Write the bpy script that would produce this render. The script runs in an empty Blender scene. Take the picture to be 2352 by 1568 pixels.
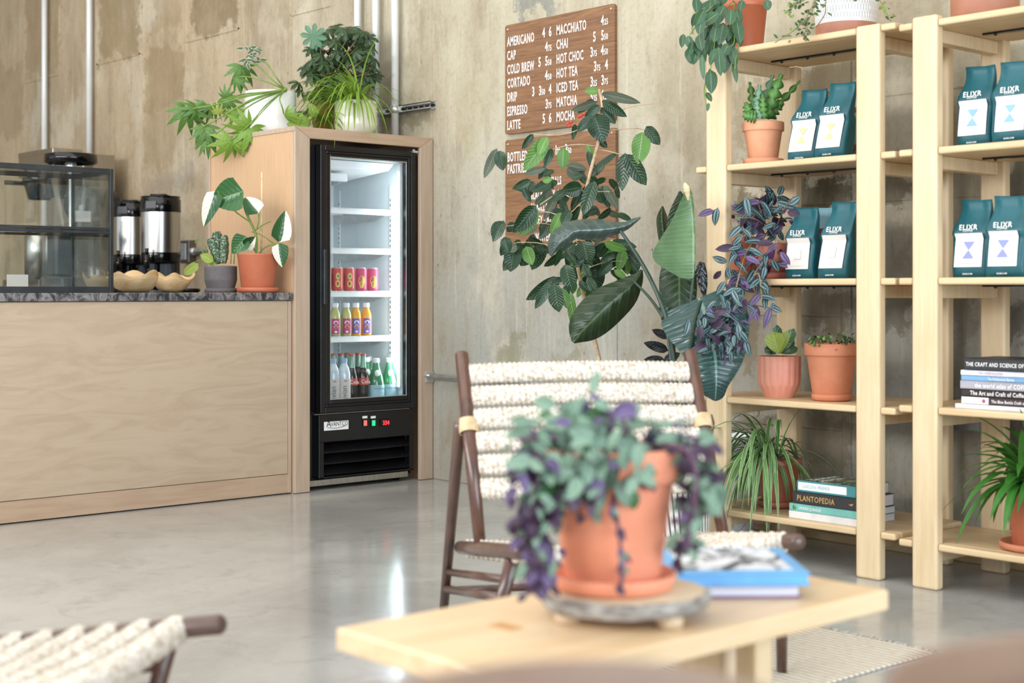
import bpy, math, random
from mathutils import Vector, Matrix
random.seed(11)
SC = bpy.context.scene
COL = SC.collection
V = Vector
PI = math.pi

# ------------------------------------------------------------------ camera, world, lights, exposure
F_PX, CX, HY, CAM_H = 3363.0, 1176.0, 668.0, 0.92
YAW = math.radians(48.303)
FW = (-math.sin(YAW), math.cos(YAW))
RT = (math.cos(YAW), math.sin(YAW))
cam = bpy.data.cameras.new('camera'); camo = bpy.data.objects.new('camera', cam); COL.objects.link(camo)
camo.location = (0, 0, CAM_H); camo.rotation_euler = (PI/2, 0, YAW)
cam.sensor_width = 36; cam.lens = 36*F_PX/2352
cam.shift_y = (HY-784)/2352
cam.clip_start = 0.05
cam.dof.use_dof = True; cam.dof.focus_distance = 5.8; cam.dof.aperture_fstop = 2.9
SC.camera = camo

W = bpy.data.worlds.new('sky'); SC.world = W; W.use_nodes = True
_n = W.node_tree.nodes; _n['Background'].inputs[0].default_value = (0.78, 0.88, 1.0, 1); _n['Background'].inputs[1].default_value = 1.15

def area(name, loc, rot, sx, sy, power, col):
    l = bpy.data.lights.new(name, 'AREA'); l.shape = 'RECTANGLE'; l.size = sx; l.size_y = sy; l.energy = power; l.color = col
    o = bpy.data.objects.new(name, l); COL.objects.link(o); o.location = loc; o.rotation_euler = rot
    return o
# high window band behind the camera (facing +Y) and the side windows (facing -X)
area('window_daylight', (-4.2, -2.6, 2.35), (PI/2, 0, 0), 7.5, 0.9, 230, (1.0, 0.98, 0.95))
area('window_daylight', (3.6, 1.0, 1.7), (0, PI/2, 0), 2.6, 6.0, 250, (0.80, 0.90, 1.0))
area('overhead_area', (-5.0, 1.2, 4.3), (0, 0, 0), 8.0, 4.0, 120, (1.0, 0.97, 0.93))  # broad warm area light just under the closed ceiling, facing down
vs = SC.view_settings
vs.view_transform = 'Standard'; vs.look = 'None'; vs.gamma = 1; vs.exposure = 0.42; vs.use_curve_mapping = False

# ------------------------------------------------------------------ helpers: photo pixel -> point in the room
def ray(px, py):
    a = (px-CX)/F_PX
    return V((FW[0]+RT[0]*a, FW[1]+RT[1]*a, -(py-HY)/F_PX))
CAMP = V((0, 0, CAM_H))
def at_d(px, py, d): return CAMP + ray(px, py)*d
def on_x(px, py, X): r = ray(px, py); return CAMP + r*(X/r.x)
def on_y(px, py, Y): r = ray(px, py); return CAMP + r*(Y/r.y)
def on_z(px, py, Z): r = ray(px, py); return CAMP + r*((Z-CAM_H)/r.z)
def depth(p): return p[0]*FW[0]+p[1]*FW[1]
def camdir(lat, d): return V((FW[0]*d+RT[0]*lat, FW[1]*d+RT[1]*lat, 0))

# ------------------------------------------------------------------ materials
def lin(c):
    r = []
    for x in c[:3]:
        x /= 255.0
        r.append(x/12.92 if x <= 0.04045 else ((x+0.055)/1.055)**2.4)
    return (*r, 1)
class NT:
    def __init__(s, name):
        s.m = bpy.data.materials.new(name); s.m.use_nodes = True
        s.t = s.m.node_tree; s.n = s.t.nodes; s.l = s.t.links
        s.b = s.n['Principled BSDF']; s.out = s.n['Material Output']
    def node(s, typ, **k):
        nd = s.n.new(typ)
        for a, b in k.items(): setattr(nd, a, b)
        return nd
    def put(s, sock, v):
        if isinstance(v, bpy.types.NodeSocket): s.l.new(v, sock)
        else: sock.default_value = v
    def math(s, op, a, b=0.0, c=None, clamp=False):
        nd = s.node('ShaderNodeMath', operation=op, use_clamp=clamp); s.put(nd.inputs[0], a); s.put(nd.inputs[1], b)
        if c is not None: s.put(nd.inputs[2], c)
        return nd.outputs[0]
    def mix(s, f, a, b, mode='MIX'):
        nd = s.node('ShaderNodeMix', data_type='RGBA', blend_type=mode); s.put(nd.inputs[0], f); s.put(nd.inputs[6], a); s.put(nd.inputs[7], b)
        return nd.outputs[2]
    def coord(s, scale=(1, 1, 1), kind='Object', loc=(0, 0, 0)):
        tc = s.node('ShaderNodeTexCoord'); mp = s.node('ShaderNodeMapping'); s.l.new(tc.outputs[kind], mp.inputs[0])
        mp.inputs['Scale'].default_value = scale; mp.inputs['Location'].default_value = loc
        return mp.outputs[0]
    def noise(s, vec, scale, detail=4, rough=0.55, dist=0.0):
        nd = s.node('ShaderNodeTexNoise'); s.l.new(vec, nd.inputs['Vector']); nd.inputs['Scale'].default_value = scale
        nd.inputs['Detail'].default_value = detail; nd.inputs['Roughness'].default_value = rough; nd.inputs['Distortion'].default_value = dist
        return nd.outputs['Fac']
    def ramp(s, f, lo, hi):
        nd = s.node('ShaderNodeMapRange', interpolation_type='SMOOTHSTEP'); s.put(nd.inputs[0], f); s.put(nd.inputs[1], lo); s.put(nd.inputs[2], hi)
        return nd.outputs[0]
    def bump(s, h, strength=0.3, dist=0.01):
        nd = s.node('ShaderNodeBump'); s.l.new(h, nd.inputs['Height']); nd.inputs['Strength'].default_value = strength; nd.inputs['Distance'].default_value = dist
        s.l.new(nd.outputs[0], s.b.inputs['Normal'])
def mat(name, col, rough=0.5, metal=0.0, col2=None, nscale=8, stretch=(1, 1, 1), bump=0.0, bscale=60, bdist=0.004, lo=0.35, hi=0.7, spec=None, coat=0.0, trans=0.0, alpha=1.0, dist=0.0, ior=None):
    t = NT(name); b = t.b
    b.inputs['Roughness'].default_value = rough; b.inputs['Metallic'].default_value = metal
    if spec is not None: b.inputs['Specular IOR Level'].default_value = spec
    if coat: b.inputs['Coat Weight'].default_value = coat; b.inputs['Coat Roughness'].default_value = 0.08
    if trans: b.inputs['Transmission Weight'].default_value = trans
    if ior: b.inputs['IOR'].default_value = ior
    vec = t.coord(stretch)
    if col2 is None: col2 = tuple(c*0.9 for c in col)
    f = t.noise(vec, nscale, 5, 0.6, dist)
    t.put(b.inputs['Base Color'], t.mix(t.ramp(f, lo, hi), lin(col), lin(col2)))
    if bump: t.bump(t.noise(t.coord(stretch), bscale, 3), bump, bdist)
    t.m.diffuse_color = lin(col)
    return t.m
def emis(name, col, s):
    t = NT(name); t.b.inputs['Base Color'].default_value = lin(col); t.b.inputs['Emission Color'].default_value = lin(col); t.b.inputs['Emission Strength'].default_value = s
    return t.m
def glass_mat(name, tint=(240, 246, 245), refl=0.6):
    t = NT(name); t.n.remove(t.b)
    tr = t.node('ShaderNodeBsdfTransparent'); tr.inputs[0].default_value = lin(tint)
    gl = t.node('ShaderNodeBsdfGlossy'); gl.inputs['Roughness'].default_value = 0.02
    fr = t.node('ShaderNodeFresnel'); fr.inputs[0].default_value = 1.45
    mx = t.node('ShaderNodeMixShader'); t.l.new(t.math('MULTIPLY', fr.outputs[0], refl), mx.inputs[0]); t.l.new(tr.outputs[0], mx.inputs[1]); t.l.new(gl.outputs[0], mx.inputs[2])
    t.l.new(mx.outputs[0], t.out.inputs[0])
    return t.m
def leaf_mat(name, col, vein, nveins=9, vs=0.5, rough=0.35, under=None, edge=None, stripe=None, trans=0.22, mid=True, half=None, slant=4.0, var=0.25):
    """uv: u across the blade (0..1), v along it"""
    t = NT(name); b = t.b; b.inputs['Roughness'].default_value = rough
    uv = t.node('ShaderNodeTexCoord').outputs['UV']; sp = t.node('ShaderNodeSeparateXYZ'); t.l.new(uv, sp.inputs[0])
    u, v = sp.outputs[0], sp.outputs[1]
    au = t.math('ABSOLUTE', t.math('SUBTRACT', u, 0.5))
    ph = t.math('SUBTRACT', t.math('MULTIPLY', v, float(nveins)), t.math('MULTIPLY', au, slant))
    s = t.math('ABSOLUTE', t.math('SUBTRACT', t.math('FRACT', ph), 0.5))
    vm = t.math('MULTIPLY', t.ramp(s, 0.12, 0.0), vs)
    nz = t.noise(t.coord(), 14, 2)
    c = t.mix(t.math('MULTIPLY', t.ramp(nz, 0.35, 0.7), var), lin(col), lin(tuple(x*0.55 for x in col)))
    if stripe is not None:
        st = t.math('MULTIPLY', t.ramp(t.math('ABSOLUTE', t.math('SUBTRACT', au, 0.22)), 0.16, 0.06), 0.85)
        c = t.mix(st, c, lin(stripe))
    if half is not None:
        w = t.noise(t.coord(), 6, 1)
        c = t.mix(t.ramp(t.math('ADD', u, t.math('MULTIPLY', t.math('SUBTRACT', w, 0.5), 0.35)), 0.56, 0.6), c, lin(half))
    c = t.mix(vm, c, lin(vein))
    if mid: c = t.mix(t.ramp(au, 0.035, 0.012), c, lin(vein))
    if edge is not None: c = t.mix(t.ramp(au, 0.36, 0.42), c, lin(edge))
    if under is not None:
        g = t.node('ShaderNodeNewGeometry'); c = t.mix(g.outputs['Backfacing'], c, lin(under))
    t.put(b.inputs['Base Color'], c)
    t.bump(t.ramp(s, 0.3, 0.0), 0.35, 0.003)
    if trans:
        tl = t.node('ShaderNodeBsdfTranslucent'); t.put(tl.inputs[0], c)
        mx = t.node('ShaderNodeMixShader'); mx.inputs[0].default_value = trans
        t.l.new(b.outputs[0], mx.inputs[1]); t.l.new(tl.outputs[0], mx.inputs[2]); t.l.new(mx.outputs[0], t.out.inputs[0])
    return t.m

# ------------------------------------------------------------------ mesh builder
class MB:
    def __init__(s): s.v = []; s.f = []; s.mi = []; s.uv = []; s.sm = []
    def add(s, vs_, fs, mi=0, smooth=False, uvs=None):
        o = len(s.v); s.v += [tuple(p) for p in vs_]
        s.uv += list(uvs) if uvs else [(0.5, 0.5)]*len(vs_)
        for f in fs: s.f.append(tuple(i+o for i in f)); s.mi.append(mi); s.sm.append(smooth)
        return s
    def box(s, a, b, mi=0, M=None):
        x0, y0, z0 = a; x1, y1, z1 = b
        vs_ = [V(p) for p in ((x0,y0,z0),(x1,y0,z0),(x1,y1,z0),(x0,y1,z0),(x0,y0,z1),(x1,y0,z1),(x1,y1,z1),(x0,y1,z1))]
        if M is not None: vs_ = [M @ p for p in vs_]
        return s.add(vs_, [(0,3,2,1),(4,5,6,7),(0,1,5,4),(1,2,6,5),(2,3,7,6),(3,0,4,7)], mi)
    def tube(s, pts, rad, n=8, mi=0, caps=True, smooth=True):
        pts = [V(p) for p in pts]; k = len(pts)
        if not hasattr(rad, '__len__'): rad = [rad]*k
        vs_ = []; ref = None
        for i, p in enumerate(pts):
            t = (pts[min(i+1, k-1)]-pts[max(i-1, 0)]).normalized()
            if ref is None: ref = V((0, 0, 1)) if abs(t.z) < 0.9 else V((1, 0, 0))
            a = (ref - t*ref.dot(t)); a = a.normalized() if a.length > 1e-6 else t.orthogonal().normalized()
            ref = a; b = t.cross(a)
            for j in range(n):
                q = 2*PI*j/n; vs_.append(p + (a*math.cos(q)+b*math.sin(q))*rad[i])
        fs = [(i*n+j, i*n+(j+1) % n, (i+1)*n+(j+1) % n, (i+1)*n+j) for i in range(k-1) for j in range(n)]
        if caps: fs += [tuple(range(n))[::-1], tuple((k-1)*n+j for j in range(n))]
        return s.add(vs_, fs, mi, smooth)
    def lathe(s, prof, c=(0, 0, 0), n=32, mi=0, smooth=True, mod=None, mis=None):
        vs_ = []; uv = []
        for i, (r, z) in enumerate(prof):
            for j in range(n):
                q = 2*PI*j/n; rr = r*(mod(q, z) if mod else 1)
                vs_.append((c[0]+rr*math.cos(q), c[1]+rr*math.sin(q), c[2]+z)); uv.append((j/n, i/(len(prof)-1)))
        k = len(prof)
        for i in range(k-1):
            if i == 0: s.add(vs_, [], mi, smooth, uv); o = len(s.v)-len(vs_)
            for j in range(n):
                s.f.append((o+i*n+j, o+i*n+(j+1) % n, o+(i+1)*n+(j+1) % n, o+(i+1)*n+j)); s.mi.append(mis[i] if mis else mi); s.sm.append(smooth)
        return s
    def disc(s, c, r, n=32, mi=0, flip=False):
        vs_ = [(c[0]+r*math.cos(2*PI*j/n), c[1]+r*math.sin(2*PI*j/n), c[2]) for j in range(n)]
        return s.add(vs_, [tuple(range(n))[::-1] if flip else tuple(range(n))], mi)
    def sphere(s, c, r, n=12, m=8, mi=0, sc=(1, 1, 1)):
        vs_ = []
        for i in range(m+1):
            p = PI*i/m
            for j in range(n): q = 2*PI*j/n; vs_.append((c[0]+r*sc[0]*math.sin(p)*math.cos(q), c[1]+r*sc[1]*math.sin(p)*math.sin(q), c[2]+r*sc[2]*math.cos(p)))
        return s.add(vs_, [(i*n+j, (i+1)*n+j, (i+1)*n+(j+1) % n, i*n+(j+1) % n) for i in range(m) for j in range(n)], mi, True)
    def leaf(s, P, d, n, L, Wd, shape='ovate', curl=0.2, fold=0.15, nt=7, mi=0, wave=0.0):
        a, b = SH[shape]; pk = (a**a)*(b**b)/((a+b)**(a+b))
        d = V(d).normalized(); n = V(n); n = n - d*n.dot(d)
        n = n.normalized() if n.length > 1e-5 else d.orthogonal().normalized()
        sd = d.cross(n); vs_ = []; uv = []
        for i in range(nt+1):
            t = i/nt; tt = min(max(t, 0.0), 1.0)
            w = Wd*0.5*((tt**a)*((1-tt)**b)/pk) if 0 < tt < 1 else Wd*0.02
            c = V(P) + d*(L*t*(1-0.25*curl*t)) - n*(L*curl*t*t)
            for x in (-1, -0.5, 0, 0.5, 1):
                z = fold*abs(x)*w + wave*w*math.sin(9*t+x*2)*abs(x)
                vs_.append(c + sd*(x*w) + n*z); uv.append((0.5+0.5*x, t))
        fs = [(i*5+j, i*5+j+1, (i+1)*5+j+1, (i+1)*5+j) for i in range(nt) for j in range(4)]
        return s.add(vs_, fs, mi, True, uv)
    def ribbon(s, P, d, L, Wd, droop=1.0, nt=9, mi=0, fold=0.3):
        P = V(P); d = V(d).normalized(); sd = d.cross(V((0, 0, 1)))
        sd = sd.normalized() if sd.length > 1e-3 else V((1, 0, 0))
        vs_ = []; uv = []; p = P.copy(); st = L/nt
        for i in range(nt+1):
            t = i/nt; w = Wd*0.5*max(0.04, min(1, (0.55+t*2)*1.0)*(1-t**3.0))
            n = sd.cross(d).normalized()
            for x in (-1, 0, 1): vs_.append(p+sd*(x*w)+n*(abs(x)*w*fold)); uv.append((0.5+0.5*x, t))
            p = p + d*st; d = (d + V((0, 0, -1))*(droop*st/L*2.2*(1-0.3*t))).normalized()
        fs = [(i*3+j, i*3+j+1, (i+1)*3+j+1, (i+1)*3+j) for i in range(nt) for j in range(2)]
        return s.add(vs_, fs, mi, True, uv)
    def lobed(s, P, d, n, L, lobes=7, mi=0, droop=0.25, span=2.3, cut=0.55):
        """deeply cut leaf: fan of pointed lobes round the petiole end"""
        d = V(d).normalized(); n = V(n); n = (n-d*n.dot(d)).normalized(); sd = d.cross(n)
        k = lobes*6; vs_ = [V(P)]; uv = [(0.5, 0)]
        for i in range(k+1):
            q = -span + 2*span*i/k
            env = 0.5+0.5*math.cos(q*0.62)
            saw = abs(((i % 6)-3)/3.0)
            r = L*env*(1-cut*saw**0.8)
            for j, fr in enumerate((0.35, 0.7, 1.0)):
                rr = r*fr
                vs_.append(V(P)+d*(rr*math.cos(q))+sd*(rr*math.sin(q))-n*(droop*rr*rr/L)+n*(0.05*L*(1-saw)*fr*0)); uv.append((0.5+0.45*(saw)*fr*(1 if i % 6 < 3 else -1), fr))
        fs = []
        for i in range(k):
            a = 1+i*3; b = 1+(i+1)*3
            fs += [(0, a, b), (a, a+1, b+1, b), (a+1, a+2, b+2, b+1)]
        return s.add(vs_, fs, mi, True, uv)
    def build(s, name, mats, parent=None, bevel=0.0, seg=2, sub=0, off=None):
        me = bpy.data.meshes.new(name)
        vv = s.v
        if off is not None: vv = [(p[0]-off[0], p[1]-off[1], p[2]-off[2]) for p in s.v]
        me.from_pydata(vv, [], s.f); 
        if not isinstance(mats, (list, tuple)): mats = [mats]
        for m in mats: me.materials.append(m)
        me.polygons.foreach_set('material_index', s.mi); me.polygons.foreach_set('use_smooth', s.sm)
        ul = me.uv_layers.new(name='uv'); buf = [0.0]*(2*len(me.loops))
        for i, l in enumerate(me.loops): buf[2*i], buf[2*i+1] = s.uv[l.vertex_index]
        ul.data.foreach_set('uv', buf); me.update()
        o = bpy.data.objects.new(name, me); COL.objects.link(o)
        if parent is not None: o.parent = parent
        if bevel: 
            md = o.modifiers.new('bevel', 'BEVEL'); md.width = bevel; md.segments = seg; md.limit_method = 'ANGLE'; md.angle_limit = 0.7
        if sub: md = o.modifiers.new('sub', 'SUBSURF'); md.levels = sub; md.render_levels = sub
        return o
SH = {'ovate': (0.55, 0.75), 'lance': (0.7, 1.0), 'oblong': (0.35, 0.45), 'heart': (0.3, 0.8), 'round': (0.5, 0.5), 'obov': (0.9, 0.45)}
def tag(o, label=None, cat=None, group=None, kind=None):
    if label: o['label'] = label
    if cat: o['category'] = cat
    if group: o['group'] = group
    if kind: o['kind'] = kind
    return o
def thing(name, label, cat, loc=(0, 0, 0), rz=0.0, group=None):
    o = bpy.data.objects.new(name, None); COL.objects.link(o); o.location = loc; o.rotation_euler = (0, 0, rz)
    o.empty_display_size = 0.05
    return tag(o, label, cat, group)
def dup(root, loc, rz=None, label=None, group=None):
    r = root.copy(); COL.objects.link(r); r.location = loc
    if rz is not None: r.rotation_euler = (0, 0, rz)
    if label: r['label'] = label
    if group: r['group'] = group
    for ch in [c for c in bpy.data.objects if c.parent == root]:
        c = ch.copy(); COL.objects.link(c); c.parent = r
        for g in [x for x in bpy.data.objects if x.parent == ch]:
            d = g.copy(); COL.objects.link(d); d.parent = c
    return r
_tc = {}
def text(mb, body, size, P, xd, up, sx=1.0, mi=0, lift=0.0006, align='LEFT', bold=0.0):
    key = (body, bold)
    if key not in _tc:
        cu = bpy.data.curves.new('t', 'FONT'); cu.body = body; cu.offset = bold; cu.space_character = 1.12 if bold else 1.0; cu.resolution_u = 2
        o = bpy.data.objects.new('t', cu); COL.objects.link(o)
        dg = bpy.context.evaluated_depsgraph_get(); me = bpy.data.meshes.new_from_object(o.evaluated_get(dg))
        _tc[key] = ([tuple(v.co) for v in me.vertices], [tuple(p.vertices) for p in me.polygons])
        bpy.data.objects.remove(o); bpy.data.curves.remove(cu); bpy.data.meshes.remove(me)
    vv, ff = _tc[key]
    if not vv: return 0
    w = max(v[0] for v in vv)
    ox = {'LEFT': 0, 'CENTER': -w/2, 'RIGHT': -w}[align]
    xd = V(xd).normalized(); up = V(up).normalized(); nn = xd.cross(up)
    mb.add([V(P)+xd*((v[0]+ox)*size*sx)+up*(v[1]*size)+nn*lift for v in vv], ff, mi)
    return w*size*sx
def rnd(a, b): return random.uniform(a, b)
def rvec(s=1.0): return V((rnd(-s, s), rnd(-s, s), rnd(-s, s)))

# ------------------------------------------------------------------ material library
MT = {}
MT['maple'] = mat('maple', (220, 197, 160), 0.42, col2=(210, 183, 142), nscale=5, stretch=(9, 9, 0.7))
MT['maple_x'] = mat('maple_x', (216, 190, 150), 0.42, col2=(204, 174, 132), nscale=5, stretch=(0.8, 9, 9))
MT['maple_dark'] = mat('maple_dark', (200, 150, 96), 0.5, col2=(182, 132, 80), nscale=8, stretch=(6, 0.8, 6))
MT['birch'] = mat('birch_panel', (186, 166, 143), 0.4, col2=(175, 153, 129), nscale=2.6, stretch=(4, 1.0, 5.5), dist=1.6, lo=0.3, hi=0.75)
MT['birch_v'] = mat('birch_frame', (184, 163, 143), 0.42, col2=(174, 152, 131), nscale=6, stretch=(8, 8, 0.6))
MT['birch_h'] = mat('birch_frame_flat', (182, 156, 132), 0.42, col2=(172, 145, 120), nscale=6, stretch=(8, 0.6, 8))
MT['oak_side'] = mat('oak_side', (202, 167, 131), 0.45, col2=(194, 156, 118), nscale=10, stretch=(14, 6, 0.5))
MT['black'] = mat('black_metal', (14, 14, 16), 0.25, col2=(20, 20, 23))
MT['blackgloss'] = mat('black_gloss', (7, 7, 9), 0.12, col2=(10, 10, 12))
MT['dark_gap'] = mat('dark_recess', (6, 6, 7), 0.7, col2=(9, 9, 10))
MT['charcoal'] = mat('charcoal_frame', (26, 29, 32), 0.35, col2=(44, 48, 52))
MT['steel'] = mat('brushed_steel', (196, 192, 186), 0.28, 1.0, col2=(176, 172, 166), nscale=12, stretch=(12, 12, 0.3))
MT['steel_dull'] = mat('dull_steel', (150, 146, 140), 0.4, 1.0, col2=(130, 127, 122))
MT['galv'] = mat('galvanised', (215, 216, 214), 0.35, 0.7, col2=(196, 198, 196), nscale=30)
MT['conduit'] = mat('conduit', (226, 226, 224), 0.35, 0.12, col2=(220, 220, 216))
MT['white'] = mat('white_plastic', (238, 240, 240), 0.4, col2=(232, 234, 236))
MT['liner'] = mat('fridge_liner', (226, 234, 236), 0.5, col2=(220, 229, 232))
MT['whiteglaze'] = mat('white_glaze', (240, 239, 236), 0.12, col2=(236, 235, 230), coat=0.5)
MT['creamglaze'] = mat('cream_glaze', (236, 232, 220), 0.14, col2=(230, 225, 212), coat=0.5)
MT['terra'] = mat('terracotta', (206, 134, 100), 0.7, col2=(194, 118, 84), nscale=9, bump=0.15, bscale=120, bdist=0.001)
MT['terra_pale'] = mat('pale_terracotta', (224, 160, 124), 0.7, col2=(208, 142, 106), nscale=7, bump=0.12, bscale=120, bdist=0.001)
MT['terra_plastic'] = mat('terracotta_plastic', (186, 106, 76), 0.38, col2=(178, 97, 67), nscale=6)
MT['terra_rose'] = mat('rose_plastic', (190, 116, 98), 0.45, col2=(180, 104, 86))
MT['terra_fg'] = mat('orange_terracotta', (232, 152, 120), 0.62, col2=(224, 140, 106), nscale=5, bump=0.1, bscale=90, bdist=0.001)
MT['pinkpot'] = mat('pink_ceramic', (226, 156, 134), 0.45, col2=(220, 148, 126))
MT['brownpot'] = mat('brown_clay', (176, 122, 98), 0.5, col2=(164, 110, 88))
MT['greypot'] = mat('grey_clay', (112, 106, 106), 0.75, col2=(92, 88, 90), nscale=10, bump=0.3, bscale=60, bdist=0.002)
MT['soil'] = mat('soil', (52, 38, 28), 0.95, col2=(28, 21, 16), nscale=60, bump=0.8, bscale=90, bdist=0.01)
MT['stem_brown'] = mat('woody_stem', (206, 182, 150), 0.7, col2=(166, 138, 104), nscale=30)
MT['stem_green'] = mat('green_stem', (118, 146, 62), 0.5, col2=(92, 122, 48), nscale=20)
MT['stem_dark'] = mat('dark_stem', (52, 74, 62), 0.4, col2=(42, 60, 50), nscale=20)
MT['stem_vine'] = mat('vine_stem', (150, 130, 96), 0.6, col2=(110, 92, 74), nscale=20)
MT['stem_purple'] = mat('purple_stem', (104, 66, 92), 0.5, col2=(84, 58, 76), nscale=20)
MT['teal'] = mat('teal_bag', (16, 92, 102), 0.42, col2=(12, 76, 86), nscale=7, bump=0.4, bscale=9, bdist=0.01)
MT['paleblue'] = mat('pale_blue_bag', (150, 196, 208), 0.5, col2=(120, 170, 186))
MT['label'] = mat('paper_label', (240, 240, 240), 0.7, col2=(236, 236, 237))
MT['label_cream'] = mat('cream_label', (226, 219, 212), 0.7, col2=(222, 214, 207))
MT['ink_white'] = mat('white_print', (244, 242, 238), 0.6, col2=(240, 238, 234))
MT['lime'] = mat('lime_print', (214, 214, 150), 0.7, col2=(208, 208, 142))
MT['skyblue'] = mat('blue_print', (138, 180, 216), 0.7, col2=(132, 174, 210))
MT['violetblue'] = mat('violet_print', (140, 146, 206), 0.7, col2=(134, 140, 200))
MT['faint'] = mat('faint_print', (212, 206, 202), 0.7, col2=(208, 202, 198))
MT['walnut'] = mat('walnut_round', (92, 58, 44), 0.3, col2=(66, 42, 34), nscale=8, stretch=(6, 6, 1), coat=0.3)
MT['walnut_grey'] = mat('walnut_rail', (96, 72, 62), 0.32, col2=(74, 54, 48), nscale=8, coat=0.3)
MT['rope'] = mat('rope', (222, 215, 204), 0.9, col2=(160, 140, 114), nscale=95, stretch=(1, 1, 1), bump=0.6, bscale=160, bdist=0.003, lo=0.35, hi=0.75)
MT['raffia'] = mat('raffia', (222, 198, 160), 0.8, col2=(198, 170, 130), nscale=40)
MT['leather'] = mat('brown_leather', (136, 112, 94), 0.5, col2=(124, 100, 84), nscale=5, bump=0.3, bscale=220, bdist=0.001)
MT['stitch'] = mat('leather_seam', (112, 80, 64), 0.7, col2=(100, 72, 58))
MT['bark'] = mat('bark', (172, 166, 158), 0.95, col2=(112, 102, 94), nscale=26, stretch=(1, 1, 3), bump=1.0, bscale=40, bdist=0.01)
MT['slice'] = mat('log_slice', (214, 194, 166), 0.7, col2=(196, 172, 140), nscale=6)
MT['bowl'] = mat('teak_root', (222, 192, 146), 0.5, col2=(196, 152, 100), nscale=5, stretch=(1, 1, 5), dist=1.5)
MT['page'] = mat('pages', (232, 232, 238), 0.8, col2=(206, 210, 222), nscale=6, stretch=(1, 1, 90))
MT['outlet'] = mat('grey_box', (150, 154, 160), 0.45, 0.3, col2=(138, 142, 148))
MT['clear'] = glass_mat('clear_glass', (250, 252, 252), 0.5)
MT['clear_case'] = glass_mat('case_glass', (250, 252, 251), 0.7)
MT['led'] = emis('led_white', (232, 244, 255), 26)
MT['red_led'] = emis('red_digits', (255, 40, 50), 3)
MT['net'] = None

# green leaf materials
MT['lf_coffee'] = leaf_mat('coffee_leaf', (32, 64, 36), (74, 104, 68), 10, 0.4, 0.22, under=(96, 132, 78), var=0.5)
MT['lf_coffee_l'] = leaf_mat('coffee_leaf_young', (98, 148, 66), (158, 186, 118), 10, 0.5, 0.3, under=(136, 168, 100))
MT['lf_coffee_d'] = leaf_mat('coffee_leaf_dusty', (86, 98, 80), (140, 144, 118), 9, 0.5, 0.45, under=(104, 118, 88))
MT['lf_strel'] = leaf_mat('banana_like_leaf', (40, 72, 68), (110, 142, 134), 26, 0.3, 0.16, under=(90, 128, 96), slant=2, var=0.3, trans=0.08)
MT['lf_strel_l'] = leaf_mat('pale_big_leaf', (112, 146, 104), (150, 176, 136), 22, 0.5, 0.4, under=(134, 170, 128), slant=1.2, trans=0.15)
MT['lf_grey'] = leaf_mat('dusty_big_leaf', (66, 84, 80), (112, 122, 104), 14, 0.3, 0.22, under=(104, 110, 90), slant=2, trans=0.05)
MT['lf_dark'] = leaf_mat('dark_leaf', (38, 60, 34), (84, 104, 62), 10, 0.3, 0.3, under=(60, 84, 48))
MT['lf_black'] = leaf_mat('blackish_leaf', (22, 26, 28), (50, 56, 56), 8, 0.15, 0.18, trans=0)
MT['lf_trad'] = leaf_mat('striped_leaf', (40, 62, 66), (52, 74, 80), 1, 0.0, 0.3, under=(110, 60, 128), stripe=(124, 156, 160), trans=0.12, var=0.35)
MT['lf_trad_p'] = leaf_mat('purple_leaf', (84, 62, 104), (60, 44, 78), 1, 0.0, 0.35, under=(108, 74, 122), stripe=(122, 108, 148), trans=0.15)
MT['lf_trad_g'] = leaf_mat('pale_green_leaf', (112, 144, 122), (140, 166, 144), 1, 0.0, 0.45, under=(120, 100, 130), stripe=(142, 170, 148), trans=0.2)
MT['lf_trad_dk'] = leaf_mat('dark_purple_leaf', (70, 48, 72), (54, 38, 60), 1, 0.0, 0.4, under=(88, 60, 96), trans=0.1)
MT['lf_hang'] = leaf_mat('mottled_leaf', (58, 98, 66), (126, 158, 108), 11, 0.55, 0.35, under=(84, 116, 66), trans=0.12, slant=6, var=0.5)
MT['lf_philo'] = leaf_mat('philodendron_leaf', (38, 66, 30), (70, 98, 50), 6, 0.3, 0.35, under=(84, 122, 50), trans=0.12, mid=False)
MT['lf_philo_l'] = leaf_mat('philodendron_young', (80, 114, 38), (118, 146, 60), 6, 0.3, 0.35, under=(120, 156, 56), trans=0.2, mid=False)
MT['lf_scheff'] = leaf_mat('schefflera_leaf', (48, 76, 40), (82, 108, 66), 6, 0.15, 0.25, under=(72, 104, 62), trans=0.1)
MT['lf_scheff_l'] = leaf_mat('schefflera_sage', (104, 148, 116), (150, 180, 146), 6, 0.2, 0.35, trans=0.2)
MT['lf_varieg'] = leaf_mat('variegated_leaf', (74, 100, 64), (150, 160, 120), 5, 0.2, 0.4, edge=(232, 230, 206), trans=0.2)
MT['lf_spider'] = leaf_mat('spider_leaf', (146, 182, 70), (196, 216, 124), 1, 0.0, 0.35, trans=0.35)
MT['lf_spider_w'] = leaf_mat('spider_leaf_white', (92, 148, 66), (216, 228, 186), 1, 0.0, 0.4, edge=(208, 222, 186), trans=0.25)
MT['lf_white'] = leaf_mat('half_white_leaf', (44, 88, 48), (84, 122, 74), 7, 0.12, 0.25, under=(78, 118, 50), half=(240, 236, 218), trans=0.1)
MT['lf_green'] = leaf_mat('glossy_green_leaf', (52, 100, 52), (110, 150, 90), 7, 0.25, 0.2, under=(90, 136, 70), trans=0.1)
MT['lf_fish'] = leaf_mat('cactus_leaf', (96, 148, 72), (148, 184, 110), 1, 0.0, 0.4, trans=0.1)
MT['lf_fish_w'] = leaf_mat('cactus_leaf_pale', (128, 172, 142), (176, 206, 184), 1, 0.0, 0.4, trans=0.1)
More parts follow.
